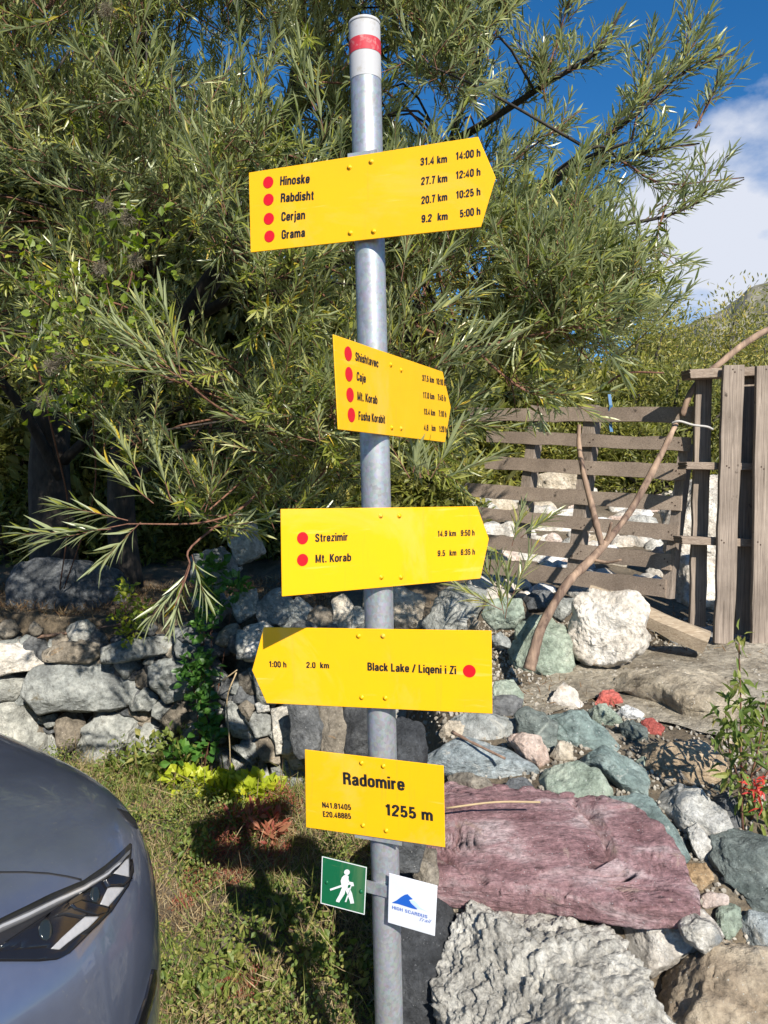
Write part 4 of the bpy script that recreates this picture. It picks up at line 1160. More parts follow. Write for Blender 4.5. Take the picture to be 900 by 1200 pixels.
# yellow-green willow scrub beyond the fence, and thickets behind the big willow
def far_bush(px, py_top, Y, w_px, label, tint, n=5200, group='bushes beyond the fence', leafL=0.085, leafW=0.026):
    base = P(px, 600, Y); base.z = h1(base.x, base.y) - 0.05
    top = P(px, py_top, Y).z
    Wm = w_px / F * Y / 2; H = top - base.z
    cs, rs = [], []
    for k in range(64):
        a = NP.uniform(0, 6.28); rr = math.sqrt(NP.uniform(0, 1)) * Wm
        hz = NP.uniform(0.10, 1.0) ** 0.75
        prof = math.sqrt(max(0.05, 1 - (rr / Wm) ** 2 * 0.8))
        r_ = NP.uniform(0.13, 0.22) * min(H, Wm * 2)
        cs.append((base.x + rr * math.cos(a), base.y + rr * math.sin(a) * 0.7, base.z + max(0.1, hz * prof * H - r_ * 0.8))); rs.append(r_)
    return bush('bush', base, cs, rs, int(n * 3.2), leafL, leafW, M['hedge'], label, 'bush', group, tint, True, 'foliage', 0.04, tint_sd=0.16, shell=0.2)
for a in [(610, 380, 10.5, 230, 'yellow green bush beyond the gate, hidden in part by the willow leaves', 0.45),
          (720, 352, 11.5, 250, 'tall yellow green bush seen above the slatted gate', 0.6),
          (815, 345, 12.5, 230, 'tallest olive yellow bush standing left of the mountain foot', 0.65),
          (905, 352, 12.0, 230, 'olive yellow bush behind the upright boards at the right edge', 0.6),
          (1010, 350, 12.0, 260, 'yellow green bush beyond the right edge of the boards', 0.55),
          (770, 430, 8.6, 200, 'low dark green bush close behind the slatted gate', 0.35),
          (880, 440, 8.8, 170, 'low green bush close behind the upright boards', 0.45),
          (640, 455, 8.8, 170, 'low bush behind the left half of the gate', 0.4)]:
    far_bush(a[0], a[1] - 32, *a[2:])
for k_, a in enumerate([(20, 455), (150, 470), (270, 450), (370, 480), (470, 470), (-90, 440)]):
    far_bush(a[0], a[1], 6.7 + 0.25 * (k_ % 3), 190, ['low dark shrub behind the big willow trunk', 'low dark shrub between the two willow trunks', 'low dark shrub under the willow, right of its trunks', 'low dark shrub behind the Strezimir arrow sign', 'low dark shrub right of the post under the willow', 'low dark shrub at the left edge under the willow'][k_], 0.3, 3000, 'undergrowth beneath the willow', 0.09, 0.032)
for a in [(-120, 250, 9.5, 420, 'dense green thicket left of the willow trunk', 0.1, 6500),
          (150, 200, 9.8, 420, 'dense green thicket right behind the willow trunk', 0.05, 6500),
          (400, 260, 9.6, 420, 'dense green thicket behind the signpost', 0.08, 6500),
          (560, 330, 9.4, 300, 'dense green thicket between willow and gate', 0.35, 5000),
          (60, 60, 12.5, 520, 'tall shade-tinted thicket high behind the willow crown', 0.0, 6000),
          (90, 70, 8.0, 420, 'tall shade-tinted shrub close behind the larger willow trunk', 0.0, 6000), (175, 10, 7.6, 330, 'tallest shade-tinted shrub standing between the willow trunks', 0.0, 7000), (-10, 30, 7.8, 330, 'tall shade-tinted shrub at the left edge behind the willow', 0.0, 6500), (330, 120, 8.2, 380, 'tall shade-tinted shrub behind the topmost arrow sign', 0.0, 6000)]:
    far_bush(a[0], a[1], a[2], a[3], a[4], a[5], a[6], 'thickets behind the willow', 0.15, 0.06)  # lowest leaf tints hold the shade of the crown's deep interior

# clematis climbing through the left of the willow
cl = [P(px, py, Y - 0.42) for px, py, Y in [(130, 275, 2.75), (165, 300, 2.75), (110, 330, 2.8), (60, 360, 2.8), (30, 400, 2.9), (80, 395, 2.75), (150, 340, 2.8), (40, 330, 2.85), (130, 420, 2.8), (60, 470, 2.9), (170, 255, 2.8), (100, 470, 3.0), (20, 300, 2.9), (180, 360, 2.9), (135, 380, 2.75)]]
vine = bush('climbing_vine', P(70, 690, 4.6), [tuple(c) for c in cl], [0.13] * len(cl), 380, 0.029, 0.023, M['clematis'], 'yellow green vine with fluffy seed heads climbing the left of the willow', 'vine', tint=0.55, stems=False, leafname='leaves', shell=0.1)
vs_ = MB()
for w_ in ([(70,690,4.6),(80,600,4.2),(60,500,3.2),(40,400,2.9),(60,350,2.8)], [(75,690,4.6),(110,580,4.1),(110,460,3.1),(150,340,2.8),(165,250,2.8)]):
    vs_.tube(bez([P(*p) for p in w_], 5), 0.004, 6)
vs_.build('stem', M['twig'], vine, True, fix=False)
fm = []
for px, py, Y in [(122, 240, 2.6), (150, 255, 2.6), (158, 305, 2.6), (118, 315, 2.6), (60, 430, 2.6), (52, 470, 2.65), (72, 420, 2.6), (125, 12, 2.7)]:
    c = np.array(P(px, py, Y - 0.25))
    n_ = 420
    v = norm(NP.normal(0, 1, (n_, 3)))
    pos, d, up, l_, w_, tin = np.repeat(c[None], n_, 0) + v * NP.uniform(0, 0.022, (n_, 1)), norm(v + NP.normal(0, 0.6, (n_, 3))), norm(NP.normal(0, 1, (n_, 3))), NP.uniform(0.008, 0.022, n_), np.full(n_, 0.0016), NP.uniform(0, 1, n_)
    fm.append((leaf_arrays(pos, d, up, l_, w_, 0.3), tin))
for V_, t_ in fm:
    link('seed_head', leaves_mesh('seed_head', V_, t_), M['fluff'], vine)

# ------------------------------------------------------------------ ground plants on the left
def ground_pts(n, x0, x1, y0, y1):
    x = NP.uniform(x0, x1, n); y = NP.uniform(y0, y1, n)
    return np.stack([x, y, height(x, y)], -1)

def cover(name, n, region, L, Wd, mat, tint, lean, kind_label, cat, thr=None, seed=0, lift=0.03, wide=0.36, droop=0.3, tsd=0.2, excl=None):
    p = ground_pts(n, *region)
    dens = fbm(np.stack([p[:, 0] * 2.6, p[:, 1] * 2.6, p[:, 2] * 0 + seed], -1), 3, seed)
    k = np.ones(len(p), bool) if thr is None else dens > thr
    if excl is not None: k &= ~excl(p)
    p = p[k]; n = len(p)
    p[:, 2] += NP.uniform(0, 1, n) ** 1.3 * lift * np.clip(0.35 + 1.1 * fbm(np.stack([p[:, 0] * 5.5, p[:, 1] * 5.5, p[:, 2] * 0 + seed + 40], -1), 3, seed + 40), 0.05, 1.4)
    d = norm(NP.normal(0, 1, (n, 3)) * lean + np.array([0, 0, 1]))
    up = norm(NP.normal(0, 0.5, (n, 3)) + np.array([0, -0.6, 0.6])) if wide > 0.4 else norm(NP.normal(0, 1, (n, 3)))
    tin = np.clip(tint + NP.normal(0, tsd, n) + 0.15 * dens[k], 0, 1)
    me = leaves_mesh(name, leaf_arrays(p, d, up, NP.uniform(0.6, 1.4, n) * L, NP.uniform(0.7, 1.3, n) * Wd, droop, 0.2, wide), tin)
    o = link(name, me, mat); o['kind'] = 'stuff'; tag(o, kind_label, cat)
    return o
LEFT = (-2.4, 0.10, 1.0, 4.05)
pile = lambda p: (p[:, 0] > 0.02) & (p[:, 1] > 1.5)
cover('grass', 34000, LEFT, 0.055, 0.0030, M['weed'], 0.62, 0.85, 'short green grass growing between the car and the stone wall', 'grass', -0.25, 1, 0.01, excl=pile)
cover('ground_cover', 52000, LEFT, 0.018, 0.0095, M['weed'], 0.62, 1.6, 'small leaved green weeds covering the ground left of the signpost', 'weeds', -0.02, 2, 0.15, 0.5, 0.3, 0.34, excl=pile)
cover('long_grass', 2600, LEFT, 0.15, 0.0034, M['weed'], 0.7, 0.6, 'long loose grass blades standing out of the weeds', 'grass', 0.0, 12, 0.01, droop=0.6, excl=pile)
cover('dead_stalks', 1500, LEFT, 0.17, 0.0026, M['dry'], 0.6, 0.8, 'long dead stalks lying in the grass left of the signpost', 'dry grass', 0.0, 14, 0.03, droop=0.5, excl=pile)
cover('dry_grass', 60000, LEFT, 0.050, 0.0026, M['dry'], 0.74, 1.6, 'dry straw coloured grass among the weeds left of the signpost', 'dry grass', -0.45, 7, 0.09, excl=pile)
cover('red_weeds', 12000, (-0.82, -0.40, 2.2, 3.6), 0.014, 0.005, M['red_leaf'], 0.6, 0.9, 'reddish wilted weeds in the grass below the lime green plant', 'weeds', 0.05, 4, 0.12, 0.4, 0.2)
cover('leaf_litter', 9000, (-3.6, -0.3, 4.2, 5.6), 0.055, 0.005, M['dry'], 0.38, 2.2, 'brown dead leaves littering the ledge under the willow', 'leaf litter', None, 5, 0.03)
cover('twig_litter', 2600, (0.25, 2.2, 2.9, 4.6), 0.045, 0.004, M['dry'], 0.3, 2.5, 'dry bits of stalk scattered on the path and rocks by the fence', 'litter', 0.1, 6, 0.02)

# grit and chips between the stones of the pile and on the path
n_ = 11000
gp = ground_pts(n_, 0.10, 2.3, 1.55, 4.3)
V_, Fc_ = ico(1)
sc_ = NP.uniform(0.003, 0.011, (n_, 1, 1)) * NP.uniform(0.6, 1.3, (n_, 1, 3))
gv = V_[None] * sc_ * NP.uniform(0.75, 1.2, (n_, len(V_), 1)) + gp[:, None] + np.array([0, 0, 0.004])
gme = raw_mesh('gravel', gv.reshape(-1, 3), (Fc_[None] + (np.arange(n_) * len(V_))[:, None, None]).ravel(), np.full(n_ * len(Fc_), 3), False)
at = gme.attributes.new('tint', 'FLOAT', 'POINT'); at.data.foreach_set('value', np.repeat(NP.uniform(0, 1, n_), len(V_)).astype(np.float32))
gm, gt, gb = new_mat('grit')
ga = nd(gt, 'ShaderNodeAttribute', attribute_name='tint')
gt.links.new(ramp(gt, ga.outputs['Fac'], [(0, (0.12, 0.105, 0.085)), (0.5, (0.30, 0.27, 0.22)), (1, (0.40, 0.37, 0.32))]), gb.inputs['Base Color']); gb.inputs['Roughness'].default_value = 0.9
o = link('gravel', gme, gm); tag(o, 'fine grit and stone chips strewn between the rocks and on the path', 'gravel', None, 'stuff')

# lime-green creeping plant at the foot of the wall
cs = [P(px, py, Y) for px, py, Y in [(212, 932, 3.75), (228, 938, 3.7), (245, 948, 3.68), (262, 940, 3.68), (275, 935, 3.65), (285, 948, 3.62), (300, 958, 3.6), (308, 968, 3.58), (255, 965, 3.6), (290, 965, 3.55)]]
for c in cs: c.z = max(c.z, h1(c.x, c.y) + 0.06)
bush('creeping_plant', (cs[4].x, cs[4].y, h1(cs[4].x, cs[4].y)), [tuple(c) for c in cs], [0.085] * len(cs), 420, 0.05, 0.048, M['lime'], 'lime yellow round leaved plant at the foot of the stone wall', 'plant', tint=0.5, leafname='leaves', trunk_r=0.003, wide=0.5, flat=0.6, up_bias=1.0, shell=0.2)
# ivy hanging down the wall
cs = [P(px, py, Y) for px, py, Y in [(240, 690, 4.05), (250, 712, 4.0), (235, 735, 3.95), (240, 780, 3.9), (228, 800, 3.9), (235, 820, 3.88), (240, 850, 3.86), (225, 785, 3.9), (245, 870, 3.82), (215, 885, 3.8), (250, 665, 4.1), (275, 690, 4.0)]]
bush('ivy', P(240, 900, 3.95), [tuple(c) for c in cs], [0.075] * len(cs), 520, 0.05, 0.042, M['ivy'], 'green ivy trailing down the middle of the stone wall', 'ivy', tint=0.6, leafname='leaves', trunk_r=0.004, wide=0.42, shell=0.1)
cs = [P(px, py, Y) for px, py, Y in [(150, 705, 4.15), (140, 725, 4.1), (158, 730, 4.1), (145, 690, 4.2), (165, 715, 4.15), (150, 742, 4.1)]]
bush('small_weed', P(150, 750, 4.2), [tuple(c) for c in cs], [0.06] * len(cs), 240, 0.034, 0.024, M['clematis'], 'small light green weed growing on the ledge above the wall', 'weed', tint=0.65, leafname='leaves', trunk_r=0.003, wide=0.42, shell=0.1)
cs = [P(px, py, Y) for px, py, Y in [(160, 900, 3.9), (175, 880, 3.95), (190, 905, 3.85), (205, 875, 3.9), (180, 930, 3.8), (150, 925, 3.85), (215, 905, 3.8), (140, 905, 3.9)]]
bush('wall_weed', P(175, 950, 3.9), [tuple(c) for c in cs], [0.11] * len(cs), 620, 0.042, 0.028, M['weed'], 'bushy green weed in front of the wall beside the car hood', 'weed', tint=0.72, leafname='leaves', trunk_r=0.003, wide=0.42, shell=0.1)
# red-leaved stem
cs = [P(px, py, Y) for px, py, Y in [(318, 1000, 3.2), (305, 1012, 3.15), (320, 1012, 3.15), (290, 990, 3.25), (275, 975, 3.3), (300, 985, 3.3)]]
for c in cs: c.z = max(c.z, h1(c.x, c.y) + 0.08)
bush('red_plant', (cs[3].x, cs[3].y, h1(cs[3].x, cs[3].y)), [tuple(c) for c in cs], [0.05] * len(cs), 130, 0.06, 0.018, M['red_leaf'], 'red leaved autumn plant at the edge of the dark shadow', 'plant', tint=0.7, leafname='leaves', trunk_r=0.003, shell=0.1)
# some broad weeds standing in the grass
for k, (px, py, lab) in enumerate([(240, 1180, 'broad leaved weed in the sunny grass near the front of the car'), (345, 1090, 'broad leaved weed in the shadow left of the green hiker sign'), (390, 1150, 'broad leaved weed in the shadow at the foot of the signpost'), (225, 1010, 'pale broad leaved weed beside the car headlight'), (300, 1150, 'low weed on the edge of the signpost shadow')]):
    Y = ground_hit(px, py); b = P(px, py, Y)
    cs = [(b.x + NP.normal(0, 0.06), b.y + NP.normal(0, 0.06), b.z + NP.uniform(0.03, 0.11)) for _ in range(6)]
    bush('broad_weed', b, cs, [0.05] * 6, 110, 0.030, 0.018, M['weed'], lab, 'weed', tint=0.7, leafname='leaves', trunk_r=0.002, wide=0.42, shell=0.1)

# leafy plant at the right edge with scarlet leaves
Yp = 2.24
pb = P(868, 955, Yp); pb.z = h1(pb.x, pb.y)
rp_ = empty('leafy_plant', pb, 'leafy green plant with scarlet leaves and a tall thin stem at the right edge', 'plant')
mb = MB()
stems = [[(870, 930), (868, 880), (868, 820), (866, 760), (868, 745)], [(875, 930), (890, 870), (898, 820)], [(872, 930), (855, 880), (850, 830)], [(880, 930), (910, 890), (925, 850)], [(868, 930), (885, 905), (905, 890)]]
for s_ in stems:
    w3 = bez([P(x, y, Yp + 0.03 * math.sin(x)) for x, y in s_], 4)
    w3[0].z = pb.z - 0.02
    mb.tube(w3, [0.004 - 0.0025 * i / (len(w3) - 1) for i in range(len(w3))], 5)
mb.build('stem', M['twig'], rp_, True)
cs = [tuple(P(px, py, Yp + NP.normal(0, 0.06))) for px, py in [(850, 835), (865, 830), (885, 830), (895, 825), (860, 855), (880, 860), (900, 850), (845, 860), (870, 890), (890, 880), (905, 880), (860, 905), (880, 930), (900, 950), (885, 960), (910, 920)]]
pos, d, up, l_, w_, tin = clump(cs, [0.055] * len(cs), 300, 0.048, 0.016, 0.62, -0.4, shell=0.1)
link('leaves', leaves_mesh('leaves', leaf_arrays(pos, d, up, l_, w_, 0.35), np.clip(tin, 0, 1)), M['weed'], rp_)
cs = [tuple(P(px, py, Yp - 0.02)) for px, py in [(868, 750), (864, 745), (874, 748), (870, 795), (866, 800)]]
pos, d, up, l_, w_, tin = clump(cs, [0.022] * 5, 26, 0.04, 0.014, 0.8, 0.2, shell=0.1)
link('top_leaves', leaves_mesh('top_leaves', leaf_arrays(pos, d, up, l_, w_, 0.3), tin), M['weed'], rp_)
cs = [tuple(P(px, py, Yp - 0.08)) for px, py in [(880, 915), (890, 925), (893, 938), (882, 928)]]
pos, d, up, l_, w_, tin = clump(cs, [0.028] * 4, 34, 0.032, 0.009, 0.6, 0.1, shell=0.1)
link('red_leaves', leaves_mesh('red_leaves', leaf_arrays(pos, d, up, l_, w_, 0.3), tin), M['scarlet'], rp_)

# dead twigs and stalks
def stick(name, pts, r0, r1, mat, label, cat, sides=8, n=5, jitter=0.0):
    w3 = bez([P(*p) for p in pts], n)
    rr = [(r0 + (r1 - r0) * i / (len(w3) - 1)) * (1 + jitter * NP.normal()) for i in range(len(w3))]
    mb = MB(); mb.tube(w3, rr, sides)
    return tag(mb.build(name, mat, None, True, origin=w3[0]), label, cat)
def gpt(px, py, l=0.01): return (px, py, ground_hit(px, py, l))
stick('fallen_twig', [(530, 858, ground_hit(530, 880) - 0.10), (555, 871, ground_hit(555, 890) - 0.10), (592, 889, ground_hit(592, 905) - 0.10)], 0.006, 0.004, M['twig_dry'], 'dark broken twig lying on the pale blue grey slab', 'twig', jitter=0.12)
stick('straw', [(523, 947, 2.12), (580, 940, 2.12), (633, 940, 2.12)], 0.003, 0.003, M['stalk'], 'pale straw stalk lying on the purple slab', 'straw')
stick('dry_stalk', [(277, 788, 3.72), (266, 820, 3.70), (269, 870, 3.68), (270, 905, 3.66)], 0.004, 0.003, M['stalk'], 'thin dry stalk hanging down the shaded stone wall', 'stalk')
stick('dry_stalk', [(248, 805, 3.74), (264, 795, 3.73), (278, 785, 3.72)], 0.004, 0.003, M['stalk'], 'short dry stalk slanting across the gap beside the arrow sign tip', 'stalk')
stick('fallen_twig', [(0, 752, 4.3), (70, 743, 4.25), (120, 735, 4.3), (180, 725, 4.4)], 0.011, 0.005, M['twig_dry'], 'long brown twig lying on the ledge above the wall', 'twig', jitter=0.08)
for k, pts in enumerate([[gpt(787, 830), gpt(805, 850), gpt(825, 852)], [gpt(797, 826), gpt(815, 851)], [gpt(800, 790), gpt(818, 783), gpt(832, 815)], [gpt(806, 780), gpt(820, 790), gpt(835, 785)]]):
    stick('dry_twig', pts, 0.004, 0.002, M['twig_dry'], ['dark bent twig on the path above the sandy rock', 'short straight twig crossing the bent twig on the path', 'curled dead root on the path below the plank end', 'small dead sprig on the path beside the curled root'][k], 'twig')

# ------------------------------------------------------------------ gate, boards, sticks
Z7 = lambda x, y: (x / 2.5 + 540, y / 2.5 + 360)
gA, gB = P(*Z7(670, 600), 3.92), P(*Z7(40, 600), 4.85)
gd = (gB - gA); gd.z = 0; gd.normalize()
gn = Vector((-gd.y, gd.x, 0)); 
if gn.y > 0: gn = -gn
gn = (gn + Vector((0, 0, 0.10))).normalized()
gate = empty('slatted_gate', (gA.x, gA.y, 0.74), 'weathered wooden slatted gate leaning between rocks and upright boards', 'gate')
slats = [((20,296),(690,290),(690,336),(20,332)), ((75,362),(672,380),(671,422),(75,395)), ((68,437),(660,460),(657,508),(70,472)),
         ((20,515),(646,553),(644,597),(20,555)), ((20,583),(636,640),(634,686),(20,613)), ((60,663),(616,723),(614,771),(60,705)), ((60,735),(600,800),(598,851),(60,780))]
for s_ in slats:
    q_ = [on_plane(*Z7(*p), gA, gn) for p in s_]
    mb = MB()
    # subdivided slat with slightly ragged edges
    n_ = 14
    top = [q_[0].lerp(q_[1], i / n_) for i in range(n_ + 1)]; bot = [q_[3].lerp(q_[2], i / n_) for i in range(n_ + 1)]
    top = [p + Vector((0, 0, NP.normal(0, 0.0028))) for p in top]; bot = [p + Vector((0, 0, NP.normal(0, 0.0028))) for p in bot]
    mb.prism(top + bot[::-1], -gn * 0.02)
    mb.build('slat', M['pallet'], gate, origin=q_[0])
for s_ in [((205,286),(231,290),(180,715),(152,712)), ((364,284),(398,286),(345,775),(310,772)), ((640,395),(668,398),(612,855),(585,850))]:
    q_ = [on_plane(*Z7(*p), gA - gn * 0.021, gn) for p in s_]
    MB().hexa(q_, -gn * 0.085).build('stringer', M['board'], gate, origin=q_[0])

bfence = empty('board_fence', P(*Z7(760, 960), 3.8), 'upright weathered pallet boards standing right of the slatted gate', 'fence')
fn = Vector((0.12, -1, 0)).normalized()
def board(poly, Y, th, mat='board', nm='board'):
    C = P(*Z7(*poly[0]), Y)
    q_ = [on_plane(*Z7(*p), C, fn) for p in poly]
    n_ = 12; mb = MB()
    l = [q_[0].lerp(q_[3], i / n_) + Vector((NP.normal(0, 0.0025), 0, 0)) for i in range(n_ + 1)]
    r = [q_[1].lerp(q_[2], i / n_) + Vector((NP.normal(0, 0.0025), 0, 0)) for i in range(n_ + 1)]
    mb.prism(l + r[::-1], -fn * th)
    o = mb.build(nm, M[mat], bfence, origin=q_[0])
    bv = o.modifiers.new('bevel', 'BEVEL'); bv.width = 0.003; bv.segments = 2
board([(770,170),(832,168),(800,990),(745,985)], 3.76, 0.022)
board([(868,172),(940,168),(926,1010),(853,1005)], 3.74, 0.022)
board([(970,175),(1035,175),(1020,1020),(960,1015)], 3.72, 0.022)
board([(690,206),(738,204),(718,938),(672,930)], 3.90, 0.022)
board([(826,198),(876,196),(856,965),(804,958)], 3.88, 0.022)
board([(930,198),(985,196),(975,985),(925,980)], 3.86, 0.022)
board([(671,182),(1040,166),(1040,192),(675,208)], 3.785, 0.09, 'pallet', 'rail')
board([(662,453),(1040,460),(1040,480),(662,474)], 3.785, 0.09, 'pallet', 'rail')
board([(648,672),(1040,686),(1040,710),(650,694)], 3.785, 0.09, 'pallet', 'rail')

M['gap_dark'] = flat_mat('rusty_nail', (0.05, 0.028, 0.018), 0.8)
for (x, y) in ((797, 182), (803, 190), (895, 182), (903, 190), (779, 465), (786, 470), (880, 468), (888, 474), (764, 683), (771, 690), (870, 688), (878, 696)):
    C_ = P(*Z7(770, 170), 3.76) if x < 850 else P(*Z7(868, 172), 3.74)
    c = on_plane(*Z7(x, y), C_, fn)
    MB().tube([c - fn * 0.006, c + fn * 0.0012], 0.0045, 8).build('nail', M['gap_dark'], bfence, origin=c)
for k, (xl, xr) in enumerate(((380, 655), (378, 648), (372, 640), (362, 628), (352, 618), (342, 606), (330, 594))):
    for x in (xl, xl + 10, xr, xr - 9):
        y = [316, 392, 472, 562, 644, 722, 798][k] + (x - 380) * [0.0, 0.03, 0.045, 0.06, 0.08, 0.09, 0.10][k] + (4 if x in (xl, xr) else -4)
        c = on_plane(*Z7(x, y), gA, gn)
        MB().tube([c - gn * 0.006, c + gn * 0.0012], 0.0045, 8).build('nail', M['gap_dark'], gate, origin=c)

# concrete sill under the boards
tag(MB().hexa([P(812, 772, 3.60), P(960, 764, 3.62), P(960, 838, 3.62), P(820, 822, 3.60)], (0.0, 0.5, 0.05)).build('concrete_block', M['concrete'], None, origin=P(860, 790, 3.7)), 'grey concrete sill in the shade under the upright boards', 'concrete block')

# forked stick
fs = empty('forked_stick', P(620, 820, 3.12), 'forked bare branch propped against the slatted gate', 'stick')
def fstick(name, pts, r0, r1, parent, sides=9):
    w3 = bez([P(*Z7(x, y), Y) for x, y, Y in pts], 5)
    rr = [(r0 + (r1 - r0) * i / (len(w3) - 1)) * (1 + NP.normal(0, 0.085)) for i in range(len(w3))]
    return MB().tube(w3, rr, sides).build(name, M['stick'], parent, True, origin=w3[0])
fstick('stem', [(200,1062,3.12),(215,1010,3.14),(240,930,3.18),(310,812,3.26),(368,752,3.33),(415,702,3.38),(500,592,3.50),(575,455,3.62),(630,343,3.72)], 0.025, 0.014, fs)
fstick('side_branch', [(414,700,3.38),(398,640,3.4),(382,575,3.45),(358,480,3.5),(346,400,3.54),(347,345,3.56)], 0.016, 0.010, fs)
fstick('stub', [(425,690,3.39),(434,660,3.38),(441,630,3.36)], 0.012, 0.006, fs)
fstick('stub', [(385,740,3.35),(430,748,3.3),(470,740,3.25)], 0.009, 0.004, fs)
stick('curved_pole', [(*Z7(648,318), 3.93), (*Z7(668,262), 3.93), (*Z7(700,215), 3.94), (*Z7(765,160), 3.96), (*Z7(830,108), 3.98), (*Z7(910,62), 4.0), (*Z7(1000,40), 4.02)], 0.016, 0.019, M['stick'], 'curved bare pole rising behind the upright boards', 'pole', 9, 5, 0.03)
stick('rope_tie', [(*Z7(618,340), 3.70), (*Z7(640,334), 3.68), (*Z7(680,345), 3.70), (*Z7(720,350), 3.72), (*Z7(738,358), 3.74)], 0.006, 0.006, M['rope'], 'grey rope tying the forked stick to the boards', 'rope', 6)
rag = MB()
w3 = [P(692 + 540 * 0 + 0, 0, 1)] * 0
pts = [P(714, 462, 4.3), P(716, 475, 4.28), P(714, 490, 4.3), P(717, 506, 4.29)]
for i in range(3):
    rag.hexa([pts[i] + Vector((-0.008, 0, 0)), pts[i] + Vector((0.01, 0, 0)), pts[i + 1] + Vector((0.008, 0, 0)), pts[i + 1] + Vector((-0.01, 0, 0))], (0, 0.004, 0))
tag(rag.build('ribbon', M['blue_rag'], None, origin=pts[0]), 'blue ribbon hanging from a twig behind the slatted gate', 'ribbon')

# split plank wedged behind the white boulder
pa, pb_, = P(690, 692, 3.80), P(828, 752, 3.58)
ax = (pb_ - pa).normalized(); sd_ = ax.cross(Vector((0, 0, 1))).normalized(); upv = sd_.cross(ax)
mb = MB()
prof = [(-0.055, -0.05), (0.0, -0.062), (0.06, -0.055), (0.072, 0.01), (0.04, 0.055), (-0.03, 0.05), (-0.065, 0.0)]
rows = []
for i in range(9):
    c = pa.lerp(pb_, i / 8)
    rows.append([c + sd_ * (x * (0.8 + 0.25 * i / 8) + NP.normal(0, 0.002)) + upv * (y * (0.7 + 0.3 * i / 8) + NP.normal(0, 0.002)) for x, y in prof])
for r_ in rows: mb.v += r_
m_ = len(prof)
for i in range(8):
    for k in range(m_):
        mb.f.append((i*m_+k, i*m_+(k+1) % m_, (i+1)*m_+(k+1) % m_, (i+1)*m_+k))
mb.f += [tuple(range(m_)), tuple(range(8*m_, 9*m_))[::-1]]
pk = tag(mb.build('split_log', M['plank'], None, origin=pa), 'pale split log lying from the white boulder to the boards', 'log')
pk.rotation_euler = (0, 0, 0)

# ------------------------------------------------------------------ signpost
pt_, pb2 = P(427, 29, 1.455), P(456, 1200, 1.53)
dirp = (pb2 - pt_).normalized()
k = (pt_.z + 0.03) / -dirp.z
foot = pt_ + dirp * k
PR = 0.0303
post = empty('signpost', (foot.x, foot.y, 0), 'leaning galvanised steel signpost with a red and white painted top', 'post')
def pole_pt(py):
    """axis point of the post at image row py"""
    lo, hi = 0.0, (foot - pt_).length
    for _ in range(40):
        m_ = (lo + hi) / 2; p_ = pt_ + dirp * m_
        v_ = p_ - CAMV
        yc = v_.y * cp + v_.z * sp_; zc = -v_.y * sp_ + v_.z * cp
        if 600 - F * zc / yc < py: lo = m_
        else: hi = m_
    return pt_ + dirp * lo
mb = MB()
npz = 60
mb.tube([pt_ + dirp * 0.002 + (foot - pt_) * (i / npz) for i in range(npz + 1)], PR, 48)
mb.build('pole', M['galv'], post, True, origin=foot)
def sleeve(name, y0, y1, dr, mat, cap=False):
    a, b = pole_pt(y0), pole_pt(y1)
    m = MB(); m.tube([a, a.lerp(b, 0.5), b], PR + dr, 48, False)
    o = m.build(name, mat, post, True, origin=a)
    return o
sleeve('white_band', 29, 96, 0.0006, M['white_band'])
sleeve('red_band', 51, 67, 0.0011, M['red_band'])
mbc = MB(); a = pole_pt(29.5); mbc.tube([a - dirp * 0.004, a - dirp * 0.0025, a + dirp * 0.004], [PR * 0.9, PR + 0.0007, PR + 0.0008], 40)
mbc.build('end_cap', M['white_band'], post, True, origin=a)
for oo in post.children:
    for pgn in oo.data.polygons:
        if len(pgn.vertices) > 8: pgn.use_smooth = False

def RR(x0, y0, x1, y1, r=0.15):
    out = []
    for cx_, cy_, a0 in ((x1 - r, y1 - r, 0), (x0 + r, y1 - r, 90), (x0 + r, y0 + r, 180), (x1 - r, y0 + r, 270)):
        out += [(cx_ + r * math.cos(R(a0 + 22.5 * k)), cy_ + r * math.sin(R(a0 + 22.5 * k))) for k in range(5)]
    return out + [out[0]]
_arch = lambda x0, x1: [(x0, .48), (x0 + .06, .60), (x0 + .16, .65), (x1 - .07, .62), (x1, .52), (x1, 0)]
_Cc = [(.45,.66),(.44,.8),(.38,.9),(.27,.93),(.15,.9),(.09,.78),(.08,.5),(.09,.22),(.15,.1),(.27,.07),(.39,.1)]
_sq = lambda y: [(.08, y - .08), (.08, y + .08)]
_six = [(.41,.72),(.37,.87),(.25,.93),(.13,.86),(.08,.6),(.08,.28),(.13,.11),(.25,.07),(.38,.13),(.42,.32),(.37,.5),(.25,.56),(.13,.5),(.08,.38)]
_ss = [(.38,.50),(.36,.60),(.24,.655),(.12,.60),(.10,.5),(.14,.42),(.34,.31),(.39,.2),(.36,.11),(.24,.065),(.11,.11),(.08,.22)]
